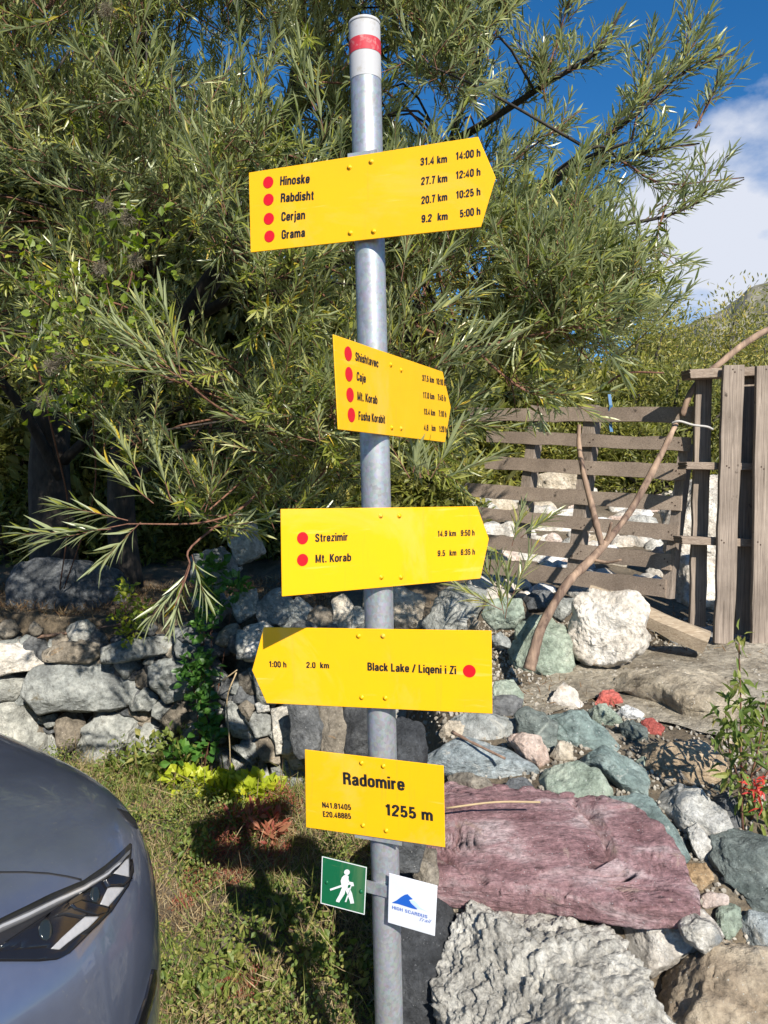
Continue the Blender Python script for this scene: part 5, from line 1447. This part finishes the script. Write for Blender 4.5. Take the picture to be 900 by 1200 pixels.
GLYPH = {
 ' ': (.22, []), 'H': (.54, [[(.08,0),(.08,1)],[(.46,0),(.46,1)],[(.08,.52),(.46,.52)]]), 'i': (.16, [[(.08,0),(.08,.72)],[(.08,.85),(.08,1)]]),
 'n': (.48, [[(.08,0),(.08,.72)], _arch(.08,.40)]), 'o': (.48, [RR(.08,.07,.40,.65)]), 's': (.46, [_ss]),
 'k': (.46, [[(.08,0),(.08,1)],[(.12,.28),(.38,.72)],[(.20,.42),(.40,0)]]),
 'e': (.48, [[(.09,.36),(.40,.36),(.40,.5),(.35,.62),(.24,.655),(.13,.62),(.08,.5),(.08,.22),(.13,.10),(.24,.065),(.35,.1),(.40,.21)]]),
 'R': (.54, [[(.08,0),(.08,1)],[(.08,.92),(.3,.92),(.42,.85),(.45,.73),(.42,.6),(.3,.52),(.08,.52)],[(.3,.52),(.42,.44),(.45,.3),(.46,0)]]),
 'a': (.47, [[(.10,.5),(.13,.61),(.24,.655),(.35,.61),(.38,.5),(.38,0)],[(.38,.40),(.2,.36),(.10,.29),(.08,.18),(.13,.08),(.22,.065),(.33,.12),(.38,.22)]]),
 'b': (.48, [[(.08,0),(.08,1)], RR(.08,.07,.40,.65)]), 'd': (.48, [[(.40,0),(.40,1)], RR(.08,.07,.40,.65)]), 'h': (.48, [[(.08,0),(.08,1)], _arch(.08,.40)]),
 't': (.34, [[(.16,.92),(.16,.17),(.20,.07),(.32,.06)],[(.02,.66),(.31,.66)]]), 'C': (.53, [_Cc + [(.45,.2),(.46,.36)]]), 'G': (.54, [_Cc + [(.46,.18),(.46,.46),(.28,.46)]]),
 'r': (.33, [[(.08,0),(.08,.72)],[(.08,.48),(.15,.6),(.31,.645)]]), 'j': (.20, [[(.12,.72),(.12,-.1),(.08,-.18),(-.01,-.19)],[(.12,.85),(.12,1)]]),
 'm': (.74, [[(.08,0),(.08,.72)], _arch(.08,.37), _arch(.37,.66)]), 'z': (.44, [[(.05,.65),(.37,.65),(.06,.08),(.39,.08)]]),
 'S': (.53, [[(.44,.70),(.41,.85),(.27,.93),(.13,.87),(.09,.73),(.14,.60),(.40,.41),(.45,.27),(.41,.13),(.27,.07),(.12,.13),(.08,.30)]]),
 'M': (.64, [[(.08,0),(.08,1)],[(.08,.95),(.32,.10),(.56,.95)],[(.56,1),(.56,0)]]), '.': (.18, [[(.09,0),(.09,.16)]]), 'K': (.54, [[(.08,0),(.08,1)],[(.12,.38),(.45,1)],[(.22,.55),(.48,0)]]),
 'B': (.54, [[(.08,0),(.08,1)],[(.08,.92),(.28,.92),(.40,.86),(.43,.74),(.39,.60),(.28,.53),(.08,.53)],[(.28,.53),(.42,.46),(.46,.3),(.42,.14),(.3,.08),(.08,.08)]]),
 'l': (.16, [[(.08,0),(.08,1)]]), 'c': (.46, [[(.40,.46),(.38,.58),(.24,.655),(.13,.62),(.08,.5),(.08,.22),(.13,.10),(.24,.065),(.36,.11),(.40,.26)]]),
 'L': (.45, [[(.08,1),(.08,.08),(.43,.08)]]), '/': (.34, [[(.02,0),(.32,1)]]), 'q': (.48, [[(.40,.72),(.40,-.25)], RR(.08,.07,.40,.65)]), 'Z': (.48, [[(.05,.92),(.41,.92),(.06,.08),(.43,.08)]]),
 ':': (.18, [[(.09,.02),(.09,.18)],[(.09,.52),(.09,.68)]]), 'N': (.56, [[(.08,0),(.08,1)],[(.08,.95),(.48,.05)],[(.48,0),(.48,1)]]), 'E': (.46, [[(.44,.92),(.08,.92),(.08,.08),(.44,.08)],[(.08,.52),(.40,.52)]]),
 'F': (.45, [[(.44,.92),(.08,.92),(.08,0)],[(.08,.50),(.39,.50)]]), 'u': (.48, [[(.08,.72),(.08,.2),(.13,.08),(.22,.065),(.34,.12),(.40,.24)],[(.40,.72),(.40,0)]]),
 'v': (.44, [[(.04,.72),(.22,.03),(.40,.72)]]), 'I': (.16, [[(.08,0),(.08,1)]]), 'A': (.54, [[(.03,0),(.27,.96),(.51,0)],[(.13,.28),(.41,.28)]]), 'D': (.54, [[(.08,0),(.08,1)],[(.08,.92),(.28,.92),(.41,.84),(.46,.5),(.41,.16),(.28,.08),(.08,.08)]]),
 'T': (.46, [[(.02,.92),(.44,.92)],[(.23,.92),(.23,0)]]), 'U': (.54, [[(.08,1),(.08,.25),(.14,.11),(.27,.07),(.40,.11),(.46,.25),(.46,1)]]),
 '0': (.50, [RR(.08,.07,.42,.93,.17)]), '1': (.40, [[(.05,.76),(.17,.82),(.24,.96)],[(.25,0),(.25,1)]]),
 '2': (.50, [[(.08,.68),(.1,.82),(.17,.91),(.26,.93),(.36,.9),(.42,.8),(.42,.68),(.36,.55),(.1,.2),(.08,.08),(.44,.08)]]),
 '3': (.50, [[(.08,.7),(.11,.85),(.24,.93),(.37,.87),(.41,.72),(.36,.58),(.22,.52),(.36,.47),(.42,.3),(.38,.13),(.24,.07),(.12,.12),(.08,.27)]]),
 '4': (.50, [[(.34,0),(.34,.95),(.06,.30),(.06,.26),(.47,.26)]]), '5': (.50, [[(.41,.92),(.13,.92),(.1,.48),(.24,.58),(.37,.52),(.42,.34),(.38,.15),(.25,.07),(.13,.11),(.08,.25)]]),
 '6': (.50, [_six]), '7': (.48, [[(.05,.92),(.43,.92),(.30,.6),(.21,0)]]), '8': (.50, [RR(.10,.53,.40,.93,.13), RR(.08,.07,.42,.53,.14)]), '9': (.50, [[(.5 - x, 1 - y) for x, y in _six]])}

def letters(mb, s, a, b, cap, n, lift, weight=0.195, shear=0.0):
    """write s as upright condensed grotesque strokes, baseline from a to b in the plate's plane, cap height in metres"""
    x = 0.0; segs = []
    for ch in s:
        w_, st_ = GLYPH[ch]
        segs += [[(px + x, py) for px, py in l] for l in st_]
        x += w_ + 0.085
    tot = x - 0.085
    u = b - a; L = u.length; u = u / L
    v = n.cross(u)
    if v.z < 0: v = -v
    sx = L / tot; h = weight / 2
    def W3(p): return a + u * ((p[0] + shear * p[1]) * sx) + v * (p[1] * cap) + n * lift
    for l in segs:
        m_ = len(l); closed = l[0] == l[-1]
        lft, rgt = [], []
        for i, p in enumerate(l):
            p0 = l[i - 1] if i else (l[-2] if closed else None)
            p1 = l[i + 1] if i < m_ - 1 else (l[1] if closed else None)
            d0 = Vector((p[0] - p0[0], p[1] - p0[1])).normalized() if p0 else None
            d1 = Vector((p1[0] - p[0], p1[1] - p[1])).normalized() if p1 else None
            d0 = d0 or d1; d1 = d1 or d0
            t_ = (d0 + d1); t_ = t_.normalized() if t_.length > 0.05 else d0
            k_ = min(1.7, 1 / max(0.3, t_.dot(d0)))
            nx_, ny_ = -t_.y * h * k_, t_.x * h * k_
            lft.append((p[0] + nx_, p[1] + ny_)); rgt.append((p[0] - nx_, p[1] - ny_))
        base = len(mb.v)
        for q1, q2 in zip(lft, rgt): mb.v += [W3(q1), W3(q2)]
        for i in range(m_ - 1): mb.f.append((base + 2*i, base + 2*i + 1, base + 2*i + 3, base + 2*i + 2))

def make_sign(name, label, corners, yaw, mat, pole_y, texts=(), dots=(), bolts=(), gap=0.006, dotr=None, nz=0.0, edge=None, cat='sign', group='yellow direction signs on the signpost'):
    """yaw: degrees, positive when the plate's right end is the farther one"""
    ax_ = pole_pt(pole_y)
    n = Vector((math.sin(R(yaw)), -math.cos(R(yaw)), nz)).normalized()
    C = ax_ + n * (PR + gap + 0.0025)
    W3 = [on_plane(x, y, C, n) for x, y in corners]
    org = sum(W3, Vector()) / len(W3)
    root = empty(name, org, label, cat, group)
    pm = MB(); pm.prism(W3, -n * 0.0025)
    pl = pm.build('panel', mat, root, origin=org)
    bv = pl.modifiers.new('bevel', 'BEVEL'); bv.width = 0.0008; bv.segments = 1
    if texts:
        for s, a, b, cap, *rest in texts:
            lb = MB()
            A, B = on_plane(*a, C, n), on_plane(*b, C, n)
            letters(lb, s, A, B, cap * A.y / F, n, 0.0006, *(rest or [0.20]))
            lb.build('lettering', M['black'], root, origin=A, fix=False)
    for (x, y, r) in dots:
        c = on_plane(x, y, C, n); rad = r * c.y / F
        u = n.cross(Vector((0, 0, 1))).normalized(); v = u.cross(n)
        d_ = MB(); d_.prism([c + n * 0.0009 + (u * math.cos(t) + v * math.sin(t)) * rad for t in np.linspace(0, 2 * math.pi, 33)[:-1]], -n * 0.0006)
        d_.build('trail_dot', M['red'], root, origin=c)
    for (x, y) in bolts:
        c = on_plane(x, y, C, n)
        b_ = MB(); b_.tube([c, c + n * 0.0012], [0.0052, 0.0050], 14); b_.tube([c + n * 0.001, c + n * 0.0028, c + n * 0.0036], [0.0034, 0.0030, 0.0012], 10)
        b_.build('bolt', mat if mat is not M['white'] else M['bolt'], root, True, origin=c)
    # clamp bracket behind the plate
    u = n.cross(Vector((0, 0, 1))).normalized()
    if name != 'trail_plate':
        vv = u.cross(n)
        ys = [y for _, y in bolts]
        for yy in (min(ys) + 3, max(ys) - 3):
            ap = pole_pt(yy); a = ap - n * (ap - C).dot(n) - n * 0.0031
            hw = 0.052 if name == 'place_sign' else 0.030
            if name == 'place_sign' and yy < 920: a = a + vv * 0.011
            k_ = MB()
            k_.hexa([a - u * hw + vv * 0.011, a + u * hw + vv * 0.011, a + u * hw - vv * 0.011, a - u * hw - vv * 0.011], -n * 0.0025)
            ring = pole_pt(yy)
            k_.tube([ring - dirp * 0.010, ring + dirp * 0.010], PR + 0.0016, 36)
            k_.build('clamp', M['galv'], root, origin=a)
    return root, C, n, org

z1 = lambda x, y: (x / 2.8125 + 280, y / 2.8125)
make_sign('direction_sign', 'topmost yellow arrow sign listing Hinoske, Rabdisht, Cerjan and Grama',
  [(291.4, 202.2), (560.2, 160), (580.8, 208), (563.4, 266), (293.5, 296)], -18.8, M['yellow'], 230,
  [('Hinoske', z1(136,611), z1(233,603), 10), ('Rabdisht', z1(138,667), z1(247,658), 10), ('Cerjan', z1(140,729), z1(218,722), 10), ('Grama', z1(141,788), z1(218,780), 10),
   ('31.4 km', z1(598,546), z1(686,535), 8.5), ('14:00 h', z1(715,527), z1(796,515), 8.5), ('27.7 km', z1(601,610), z1(687,599), 8.5), ('12:40 h', z1(715,590), z1(796,578), 8.5),
   ('20.7 km', z1(602,673), z1(687,660), 8.5), ('10:25 h', z1(716,655), z1(796,643), 8.5), ('9.2', z1(602,734), z1(636,730), 8.5), ('km', z1(655,727), z1(688,724), 8.5), ('5:00 h', z1(729,717), z1(796,707), 8.5)],
  [(*z1(97,601), 6.6), (*z1(98,658), 6.6), (*z1(99,721), 6.6), (*z1(101,779), 6.6)],
  [z1(364,552), z1(436,533), z1(367,768), z1(444,763)])
z2 = lambda x, y: (x / 4.5 + 360, y / 4.5 + 370)
make_sign('direction_sign', 'sharply turned yellow arrow sign listing Shishtavec, Caje, Mt. Korab and Fusha Korabit',
  [(390.7, 391.8), (518.9, 435.6), (528.4, 477.3), (521.5, 518.4), (396.7, 503.3)], 62, M['yellow'], 455,
  [('Shishtavec', z2(253,236), z2(374,273), 10), ('Caje', z2(260,340), z2(308,354), 10), ('Mt. Korab', z2(264,445), z2(369,466), 10), ('Fusha Korabit', z2(270,549), z2(410,568), 10),
   ('37.5 km', z2(606,343), z2(668,355), 7), ('10:10 h', z2(680,360), z2(728,370), 7), ('17.0 km', z2(610,433), z2(670,442), 7), ('7:45 h', z2(687,445), z2(730,452), 7),
   ('13.4 km', z2(614,520), z2(674,528), 7), ('7:10 h', z2(692,530), z2(733,536), 7), ('4.8', z2(615,604), z2(638,607), 7), ('km', z2(656,607), z2(676,609), 7), ('1:20 h', z2(695,611), z2(735,616), 7)],
  [(*z2(215,200), 8.3), (*z2(219,308), 8.3), (*z2(225,417), 8.3), (*z2(232,523), 8.3)],
  [z2(440,258), z2(494,286), z2(445,590), z2(494,594)])
z3 = lambda x, y: (x / 2.903 + 290, y / 2.903 + 560)
make_sign('direction_sign', 'yellow arrow sign listing Strezimir and Mt. Korab with two red dots',
  [(329, 596.5), (559.4, 593.4), (573.2, 631.3), (563.2, 678.1), (330.6, 699.2)], 32, M['yellow'], 645,
  [('Strezimir', z3(230,218), z3(341,213), 9.6), ('Mt. Korab', z3(231,289), z3(352,283), 9.6), ('14.9 km', z3(646,200), z3(709,198), 7), ('9:50 h', z3(725,198), z3(772,196), 7),
   ('9.5', z3(646,267), z3(672,266), 7), ('km', z3(687,265), z3(710,264), 7), ('6:35 h', z3(725,263), z3(773,261), 7)],
  [(*z3(187,205), 7.2), (*z3(187,279), 7.2)], [z3(453,129), z3(516,129), z3(455,338), z3(522,338)])
make_sign('direction_sign', 'yellow sign with its arrow to the left reading Black Lake',
  [(576, 739), (577, 836.6), (312.4, 824.2), (295.2, 785.6), (309, 735)], -13.3, M['yellow'], 785,
  [('Black Lake / Liqeni i Zi', z3(409,655), z3(710,668), 9.6), ('1:00 h', z3(74,643), z3(133,645), 7), ('2.0', z3(201,646), z3(232,647), 7), ('km', z3(248,647), z3(278,648), 7)],
  [(*z3(755,657), 7.5)], [z3(378,538), z3(461,538), z3(389,747), z3(469,749)])
z5 = lambda x, y: (x / 3.527 + 340, y / 3.527 + 860)
make_sign('place_sign', 'square cornered yellow place sign reading Radomire 1255 m', [(357, 878.4), (519.8, 897.4), (521.5, 993.3), (358.4, 969.7)], -20, M['yellow'], 935,
  [('Radomire', z5(221,208), z5(474,234), 14.6, 0.195), ('N41.81405', z5(134,304), z5(253,315), 6.6), ('E20.48885', z5(137,342), z5(253,352), 6.6), ('1255 m', z5(394,335), z5(590,360), 13.6, 0.195)],
  [], [z5(295,120), z5(385,133), z5(301,378), z5(397,400)])

# small plates on a flat bar
zg = lambda x, y: (x / 5.806 + 365, y / 5.806 + 995)
def decal(root, name, mat, polys, C, n, org, lift=0.0008):
    m = MB()
    for poly in polys:
        m.prism([on_plane(x, y, C, n) + n * lift for x, y in poly], -n * 0.0005)
    return m.build(name, mat, root, origin=org)
GP = [(377.4, 1003.2), (429.9, 1016.2), (427.3, 1072), (375.7, 1058.5)]
root, C, n, org = make_sign('trail_plate', 'small square green plate with a white walking hiker', GP, -24, M['green'], 1040, gap=0.010, cat='sign', group='small plates on the lower bar')
cxg, cyg = sum(p[0] for p in GP) / 4, sum(p[1] for p in GP) / 4
inner = [(cxg + (x - cxg) * 0.965, cyg + (y - cyg) * 0.965) for x, y in GP]
rim = MB()
Wo = [on_plane(x, y, C, n) + n * 0.0004 for x, y in GP]; Wi = [on_plane(x, y, C, n) + n * 0.0004 for x, y in inner]
for i in range(4):
    j = (i + 1) % 4
    rim.hexa([Wo[i], Wo[j], Wi[j], Wi[i]], -n * 0.0003)
rim.build('border', M['pictogram'], root, origin=org)
head = [zg(242 + 19 * math.cos(t), 157 + 19 * math.sin(t)) for t in np.linspace(0, 2 * math.pi, 19)[:-1]]
decal(root, 'hiker_symbol', M['pictogram'], [head,
   [zg(*p) for p in [(222,178),(240,174),(254,186),(252,205),(258,222),(250,240),(246,268),(232,282),(208,268),(204,240),(200,215),(208,192)]],
   [zg(*p) for p in [(204,243),(206,257),(130,282),(126,270)]],
   [zg(*p) for p in [(208,262),(232,280),(226,305),(196,350),(190,362),(168,356),(170,345),(190,310)]],
   [zg(*p) for p in [(232,276),(258,262),(276,300),(288,352),(290,368),(266,370),(262,350),(246,310)]],
   [zg(*p) for p in [(252,220),(284,226),(290,250),(272,252),(264,240),(250,244)]],
   [zg(*p) for p in [(268,248),(274,250),(238,360),(228,358)]]], C, n, org)
for (x, y) in ((105, 225), (338, 288)):
    c = on_plane(*zg(x, y), C, n)
    MB().tube([c, c + n * 0.0018, c + n * 0.0026], [0.0045, 0.0038, 0.001], 12).build('bolt', M['green'], root, True, origin=c)
WP = [(455.7, 1023.4), (512.4, 1038.2), (509.3, 1097.3), (454.3, 1081.2)]
root, C, n, org = make_sign('trail_plate', 'small square white plate with a blue mountain logo', WP, -24, M['white'], 1060, gap=0.014, cat='sign', group='small plates on the lower bar')
decal(root, 'mountain_logo', M['logo_blue'], [[zg(*p) for p in [(548,364),(580,348),(610,325),(636,310),(655,306),(668,320),(690,340),(664,346),(678,368),(718,404),(720,410),(690,404),(640,388),(590,372),(556,366)]]], C, n, org)
decal(root, 'wave_logo', M['logo_pale'], [[zg(*p) for p in [(668,350),(700,350),(722,368),(742,396),(790,424),(760,412),(728,404),(700,380)]]], C, n, org)
for tx_, p_, q2_, ch_, wt_, sh_ in (('HIGH SCARDUS', (550, 405), (790, 472), 4.0, 0.13, 0.0), ('Trail', (728, 486), (806, 502), 4.2, 0.09, 0.35)):
    lb = MB()
    A, B = on_plane(*zg(*p_), C, n), on_plane(*zg(*q2_), C, n)
    letters(lb, tx_, A, B, ch_ * A.y / F, n, 0.0008, wt_, sh_)
    lb.build('lettering', M['logo_blue'], root, origin=A, fix=False)
nb = Vector((math.sin(R(-24)), -math.cos(R(-24)), 0)).normalized()
Cb = pole_pt(1045) + nb * (PR + 0.006)
q_ = [on_plane(*p, Cb, nb) for p in [(382, 1021), (510, 1052.5), (510, 1066), (382, 1034)]]
MB().hexa(q_, -nb * 0.005).build('flat_bar', M['galv'], post, origin=q_[0])

# ------------------------------------------------------------------ car
def paint(name, col):
    m, t, b = new_mat(name)
    v = obj_vec(t, rand=False)
    f = noise(t, v, 6, 7, 0.7, 0.5)
    c = ramp(t, f, [(0.35, col), (0.75, tuple(x * 1.12 + 0.006 for x in col))])
    f2 = noise(t, v, 95, 4, 0.6)
    c = mixc(t, ramp(t, f2, [(0.66, (0, 0, 0)), (0.74, (0.55, 0.55, 0.55))]), c, (0.30, 0.29, 0.27))
    t.links.new(c, b.inputs['Base Color'])
    b.inputs['Metallic'].default_value = 0.7
    t.links.new(ramp(t, f, [(0.35, (0.28,) * 3), (0.7, (0.42,) * 3)]), b.inputs['Roughness'])
    b.inputs['Coat Weight'].default_value = 1.0
    t.links.new(ramp(t, f, [(0.35, (0.02,) * 3), (0.75, (0.08,) * 3)]), b.inputs['Coat Roughness'])
    return m
M['paint'] = paint('blue_grey_paint', (0.15, 0.175, 0.25))
M['gloss_black'] = flat_mat('gloss_black_trim', (0.010, 0.010, 0.012), 0.12, var=0.1)
M['lamp_dark'] = flat_mat('lamp_dark', (0.018, 0.018, 0.020), 0.15, var=0.2)
M['reflector'] = flat_mat('lamp_reflector', (0.34, 0.34, 0.35), 0.4, 0.1, 0.12, 90)
M['chrome'] = flat_mat('lamp_strip', (0.13, 0.13, 0.135), 0.22, 0.3, 0.1)
M['lamp_line'] = flat_mat('lamp_bright_line', (0.45, 0.45, 0.46), 0.3, 0.4, 0.1)
M['tyre'] = flat_mat('tyre_rubber', (0.018, 0.018, 0.018), 0.85)
M['rim'] = flat_mat('wheel_rim', (0.35, 0.35, 0.36), 0.35, 0.8)
M['glass'] = flat_mat('car_glass', (0.015, 0.02, 0.022), 0.06, 0.0, 0.05)
M['gap'] = flat_mat('panel_gap', (0.012, 0.012, 0.014), 0.6)

CAR_ANG = R(-36)
hd = Vector((math.cos(CAR_ANG), math.sin(CAR_ANG), 0)); lf = Vector((-hd.y, hd.x, 0))
CORNER = Vector((-0.468, 1.53, 0))                # outermost point of the front left corner on the ground plane
NOSE = CORNER - lf * 0.84 + hd * 0.16
car = empty('parked_car', NOSE, 'blue grey car parked at the left, front corner with headlight showing', 'car')
def cw(x, y, z): return NOSE + hd * x + lf * y + Vector((0, 0, z * 1.018))
# half profiles (y, z) from the sill centre over the side to the hood's centre line, at stations x along the car
st = [
 (0.015, [(0.0,0.22),(0.30,0.23),(0.46,0.30),(0.50,0.45),(0.50,0.58),(0.46,0.68),(0.38,0.73),(0.20,0.745),(0.0,0.75)]),
 (-0.03, [(0.0,0.20),(0.45,0.20),(0.62,0.28),(0.67,0.44),(0.67,0.58),(0.63,0.70),(0.54,0.77),(0.30,0.80),(0.0,0.81)]),
 (-0.13, [(0.0,0.19),(0.60,0.19),(0.77,0.26),(0.82,0.44),(0.82,0.62),(0.80,0.78),(0.71,0.86),(0.40,0.885),(0.0,0.89)]),
 (-0.30, [(0.0,0.19),(0.70,0.19),(0.86,0.26),(0.90,0.45),(0.91,0.66),(0.895,0.835),(0.80,0.925),(0.45,0.945),(0.0,0.95)]),
 (-0.60, [(0.0,0.19),(0.74,0.19),(0.90,0.26),(0.93,0.46),(0.94,0.68),(0.915,0.86),(0.81,0.94),(0.45,0.97),(0.0,0.985)]),
 (-1.10, [(0.0,0.19),(0.74,0.19),(0.90,0.26),(0.93,0.46),(0.94,0.68),(0.91,0.86),(0.80,0.945),(0.45,0.99),(0.0,1.01)]),
 (-2.20, [(0.0,0.19),(0.74,0.19),(0.90,0.26),(0.93,0.46),(0.94,0.68),(0.92,0.90),(0.84,0.98),(0.45,1.03),(0.0,1.04)]),
 (-3.60, [(0.0,0.19),(0.74,0.20),(0.88,0.28),(0.92,0.48),(0.93,0.70),(0.91,0.93),(0.82,1.02),(0.45,1.06),(0.0,1.06)]),
 (-4.15, [(0.0,0.24),(0.66,0.26),(0.80,0.32),(0.84,0.50),(0.85,0.72),(0.82,0.92),(0.74,1.02),(0.40,1.05),(0.0,1.05)]),
 (-4.30, [(0.0,0.30),(0.50,0.32),(0.62,0.38),(0.66,0.52),(0.66,0.72),(0.62,0.88),(0.54,0.96),(0.30,0.98),(0.0,0.98)])]
bmv, bmf = [], []
nh = len(st[0][1]); full = 2 * nh - 2
for x, pr in st:
    ring = list(pr) + [(-y, z) for y, z in pr[-2:0:-1]]
    bmv += [cw(x, y, z) for y, z in ring]
for i in range(len(st) - 1):
    for k in range(full):
        k2 = (k + 1) % full
        bmf.append((i*full+k, i*full+k2, (i+1)*full+k2, (i+1)*full+k))
bmf.append(tuple(range(full))); e0 = (len(st)-1)*full; bmf.append(tuple(range(e0, e0+full)))
mb = MB(); mb.v, mb.f = bmv, bmf
body = mb.build('body', M['paint'], car, True, origin=NOSE)
ss = body.modifiers.new('subsurf', 'SUBSURF'); ss.levels = 3; ss.render_levels = 3
bpy.context.view_layer.update()
dg = bpy.context.evaluated_depsgraph_get()
ev = body.evaluated_get(dg); evm = ev.to_mesh()
mw = Matrix.Translation(NOSE)
bvh = BVHTree.FromPolygons([mw @ v.co for v in evm.vertices], [tuple(p.vertices) for p in evm.polygons])
ev.to_mesh_clear()

def hit(px, py):
    d = ray(px, py).normalized()
    loc, nor, _, _ = bvh.ray_cast(CAMV, d)
    if loc is None:
        loc, nor, _, _ = bvh.find_nearest(P(px, py, 1.5))
    if nor.dot(d) > 0: nor = -nor
    return loc, nor

def on_body(name, poly, mat, h=0.003, parent=None, cuts=5, sm=True):
    """a panel moulded to the car body: an outline laid on the body's own surface, h proud of it, with a skirt"""
    bm = bmesh.new()
    f = bm.faces.new([bm.verts.new((x, y, 0)) for x, y in poly])
    bmesh.ops.triangulate(bm, faces=[f])
    bmesh.ops.subdivide_edges(bm, edges=bm.edges[:], cuts=cuts, use_grid_fill=True)
    edges = [(e.verts[0].index, e.verts[1].index) for e in bm.edges if e.is_boundary] if bm.verts.index_update() is None else []
    pts = [(v.co.x, v.co.y) for v in bm.verts]; faces = [tuple(v.index for v in f.verts) for f in bm.faces]
    bm.free()
    H = [hit(*p) for p in pts]
    V = [l + n_ * h for l, n_ in H]; nV = len(V)
    V += [l - n_ * 0.004 for l, n_ in H]
    faces += [(a, b, b + nV, a + nV) for a, b in edges]
    m = MB(); m.v, m.f = V, faces
    return m.build(name, mat, parent or car, sm, origin=V[0])
zc = lambda x, y: (x / 4.09, y / 4.092 + 950)
def PC(pts): return [zc(*p) for p in pts]
hl = on_body('headlight', PC([(-60,560),(0,520),(120,462),(240,402),(400,335),(500,265),(570,205),(618,160),(628,165),(624,230),(608,330),(560,420),(500,500),(420,580),(340,650),(300,695),(255,715),(190,722),(100,722),(-60,722)]), M['lamp_dark'], 0.003, cuts=9)
on_body('light_strip', PC([(-60,590),(0,558),(120,502),(240,444),(380,378),(480,318),(560,250),(606,200),(600,222),(560,268),(490,335),(390,398),(250,468),(125,530),(0,588),(-60,620)]), M['chrome'], 0.013, hl, 6)
on_body('light_line', PC([(-60,600),(0,568),(125,512),(245,450),(385,386),(485,324),(555,264),(560,268),(490,331),(390,394),(250,460),(128,522),(0,578),(-60,611)]), M['lamp_line'], 0.016, hl, 5)
on_body('reflector', PC([(525,318),(600,238),(600,330),(565,335)]), M['reflector'], 0.011, hl, 5)
on_body('reflector', PC([(462,462),(500,385),(520,378),(578,378),(540,425),(500,470)]), M['reflector'], 0.011, hl, 5)
on_body('reflector', PC([(230,672),(280,620),(390,520),(458,518),(400,575),(330,625),(270,675)]), M['reflector'], 0.011, hl, 5)
on_body('divider', PC([(480,350),(520,322),(606,338),(598,352),(575,372),(500,382)]), M['gloss_black'], 0.016, hl, 5)
on_body('divider', PC([(320,470),(370,445),(500,478),(490,498),(430,518),(340,490)]), M['gloss_black'], 0.016, hl, 5)
on_body('divider', PC([(250,520),(330,478),(400,510),(380,525),(300,512)]), M['lamp_dark'], 0.013, hl, 4)
on_body('lower_trim', PC([(-60,690),(60,680),(200,668),(290,680),(320,650),(400,580),(500,480),(600,340),(620,240),(626,300),(600,370),(520,490),(420,590),(320,690),(270,716),(190,724),(-60,724)]), M['gloss_black'], 0.009, hl, 6)
on_body('projector_lens', [zc(205 + 32 * math.cos(a), 585 + 48 * math.sin(a)) for a in np.linspace(0, 6.283, 15)[:-1]], M['glass'], 0.012, hl, 4)
on_body('projector_lens', [zc(440 + 22 * math.cos(a), 415 + 36 * math.sin(a)) for a in np.linspace(0, 6.283, 15)[:-1]], M['glass'], 0.012, hl, 4)
# hood shut line
line = [(-60, 296), (0, 293), (120, 292), (230, 298), (320, 312), (390, 328)]
on_body('hood_gap', PC(line + [(x, y + 9) for x, y in line[::-1]]), M['gap'], 0.0012, None, 3)
on_body('hood_gap', PC([(560,-8),(610,8),(645,45),(660,88),(640,80),(600,46)]), M['gap'], 0.002, None, 3)
# bumper air intake with its trim
on_body('air_intake', PC([(690,900),(726,760),(742,765),(745,820),(722,930),(690,1040),(640,1040),(660,980)]), M['gloss_black'], 0.004, None, 4)
# grille and lower parts that sit below the frame
gr = MB()
for k in range(5):
    z_ = 0.40 + 0.055 * k
    gr.tube([cw(0.035 - 0.10 * (abs(y) / 0.45) ** 3, y, z_) for y in np.linspace(-0.42, 0.42, 13)], 0.012, 8)
gr.build('grille', M['gloss_black'], car, True, origin=NOSE)
# greenhouse
gh = [(-1.15, 0.72, 1.03), (-1.85, 0.62, 1.50), (-2.6, 0.60, 1.56), (-3.5, 0.58, 1.50), (-4.1, 0.66, 1.03)]
g = MB()
for x, y, z in gh: g.v += [cw(x, y, z), cw(x, -y, z)]
for i in range(4): g.f.append((2*i, 2*i+1, 2*i+3, 2*i+2))
g.f.append((0, 2, 4, 6, 8)); g.f.append((9, 7, 5, 3, 1)); g.f.append((8, 9, 1, 0))
g.build('glasshouse', M['glass'], car, origin=NOSE)
rf = MB()
for x, y, z in [(-1.75, 0.60, 1.49), (-2.1, 0.60, 1.545), (-2.6, 0.59, 1.575), (-3.2, 0.58, 1.555), (-3.6, 0.57, 1.51)]:
    rf.v += [cw(x, -y, z - 0.02), cw(x, -y * 0.6, z + 0.012), cw(x, 0, z + 0.02), cw(x, y * 0.6, z + 0.012), cw(x, y, z - 0.02)]
for i in range(4):
    for k in range(4): rf.f.append((i*5+k, i*5+k+1, (i+1)*5+k+1, (i+1)*5+k))
rf.build('roof', M['paint'], car, True, origin=NOSE)
for sx in (-0.85, -3.5):
    for sy in (0.80, -0.80):
        wc = cw(sx, sy, 0.34); out = lf * (1 if sy > 0 else -1)
        t_ = MB(); t_.tube([wc - out * 0.10, wc - out * 0.09, wc + out * 0.10, wc + out * 0.135, wc + out * 0.145], [0.30, 0.34, 0.34, 0.32, 0.24], 40)
        ty = t_.build('wheel', M['tyre'], car, True, origin=wc)
        r_ = MB(); r_.tube([wc + out * 0.14, wc + out * 0.152], [0.235, 0.225], 32)
        r_.build('rim', M['rim'], ty, origin=wc)
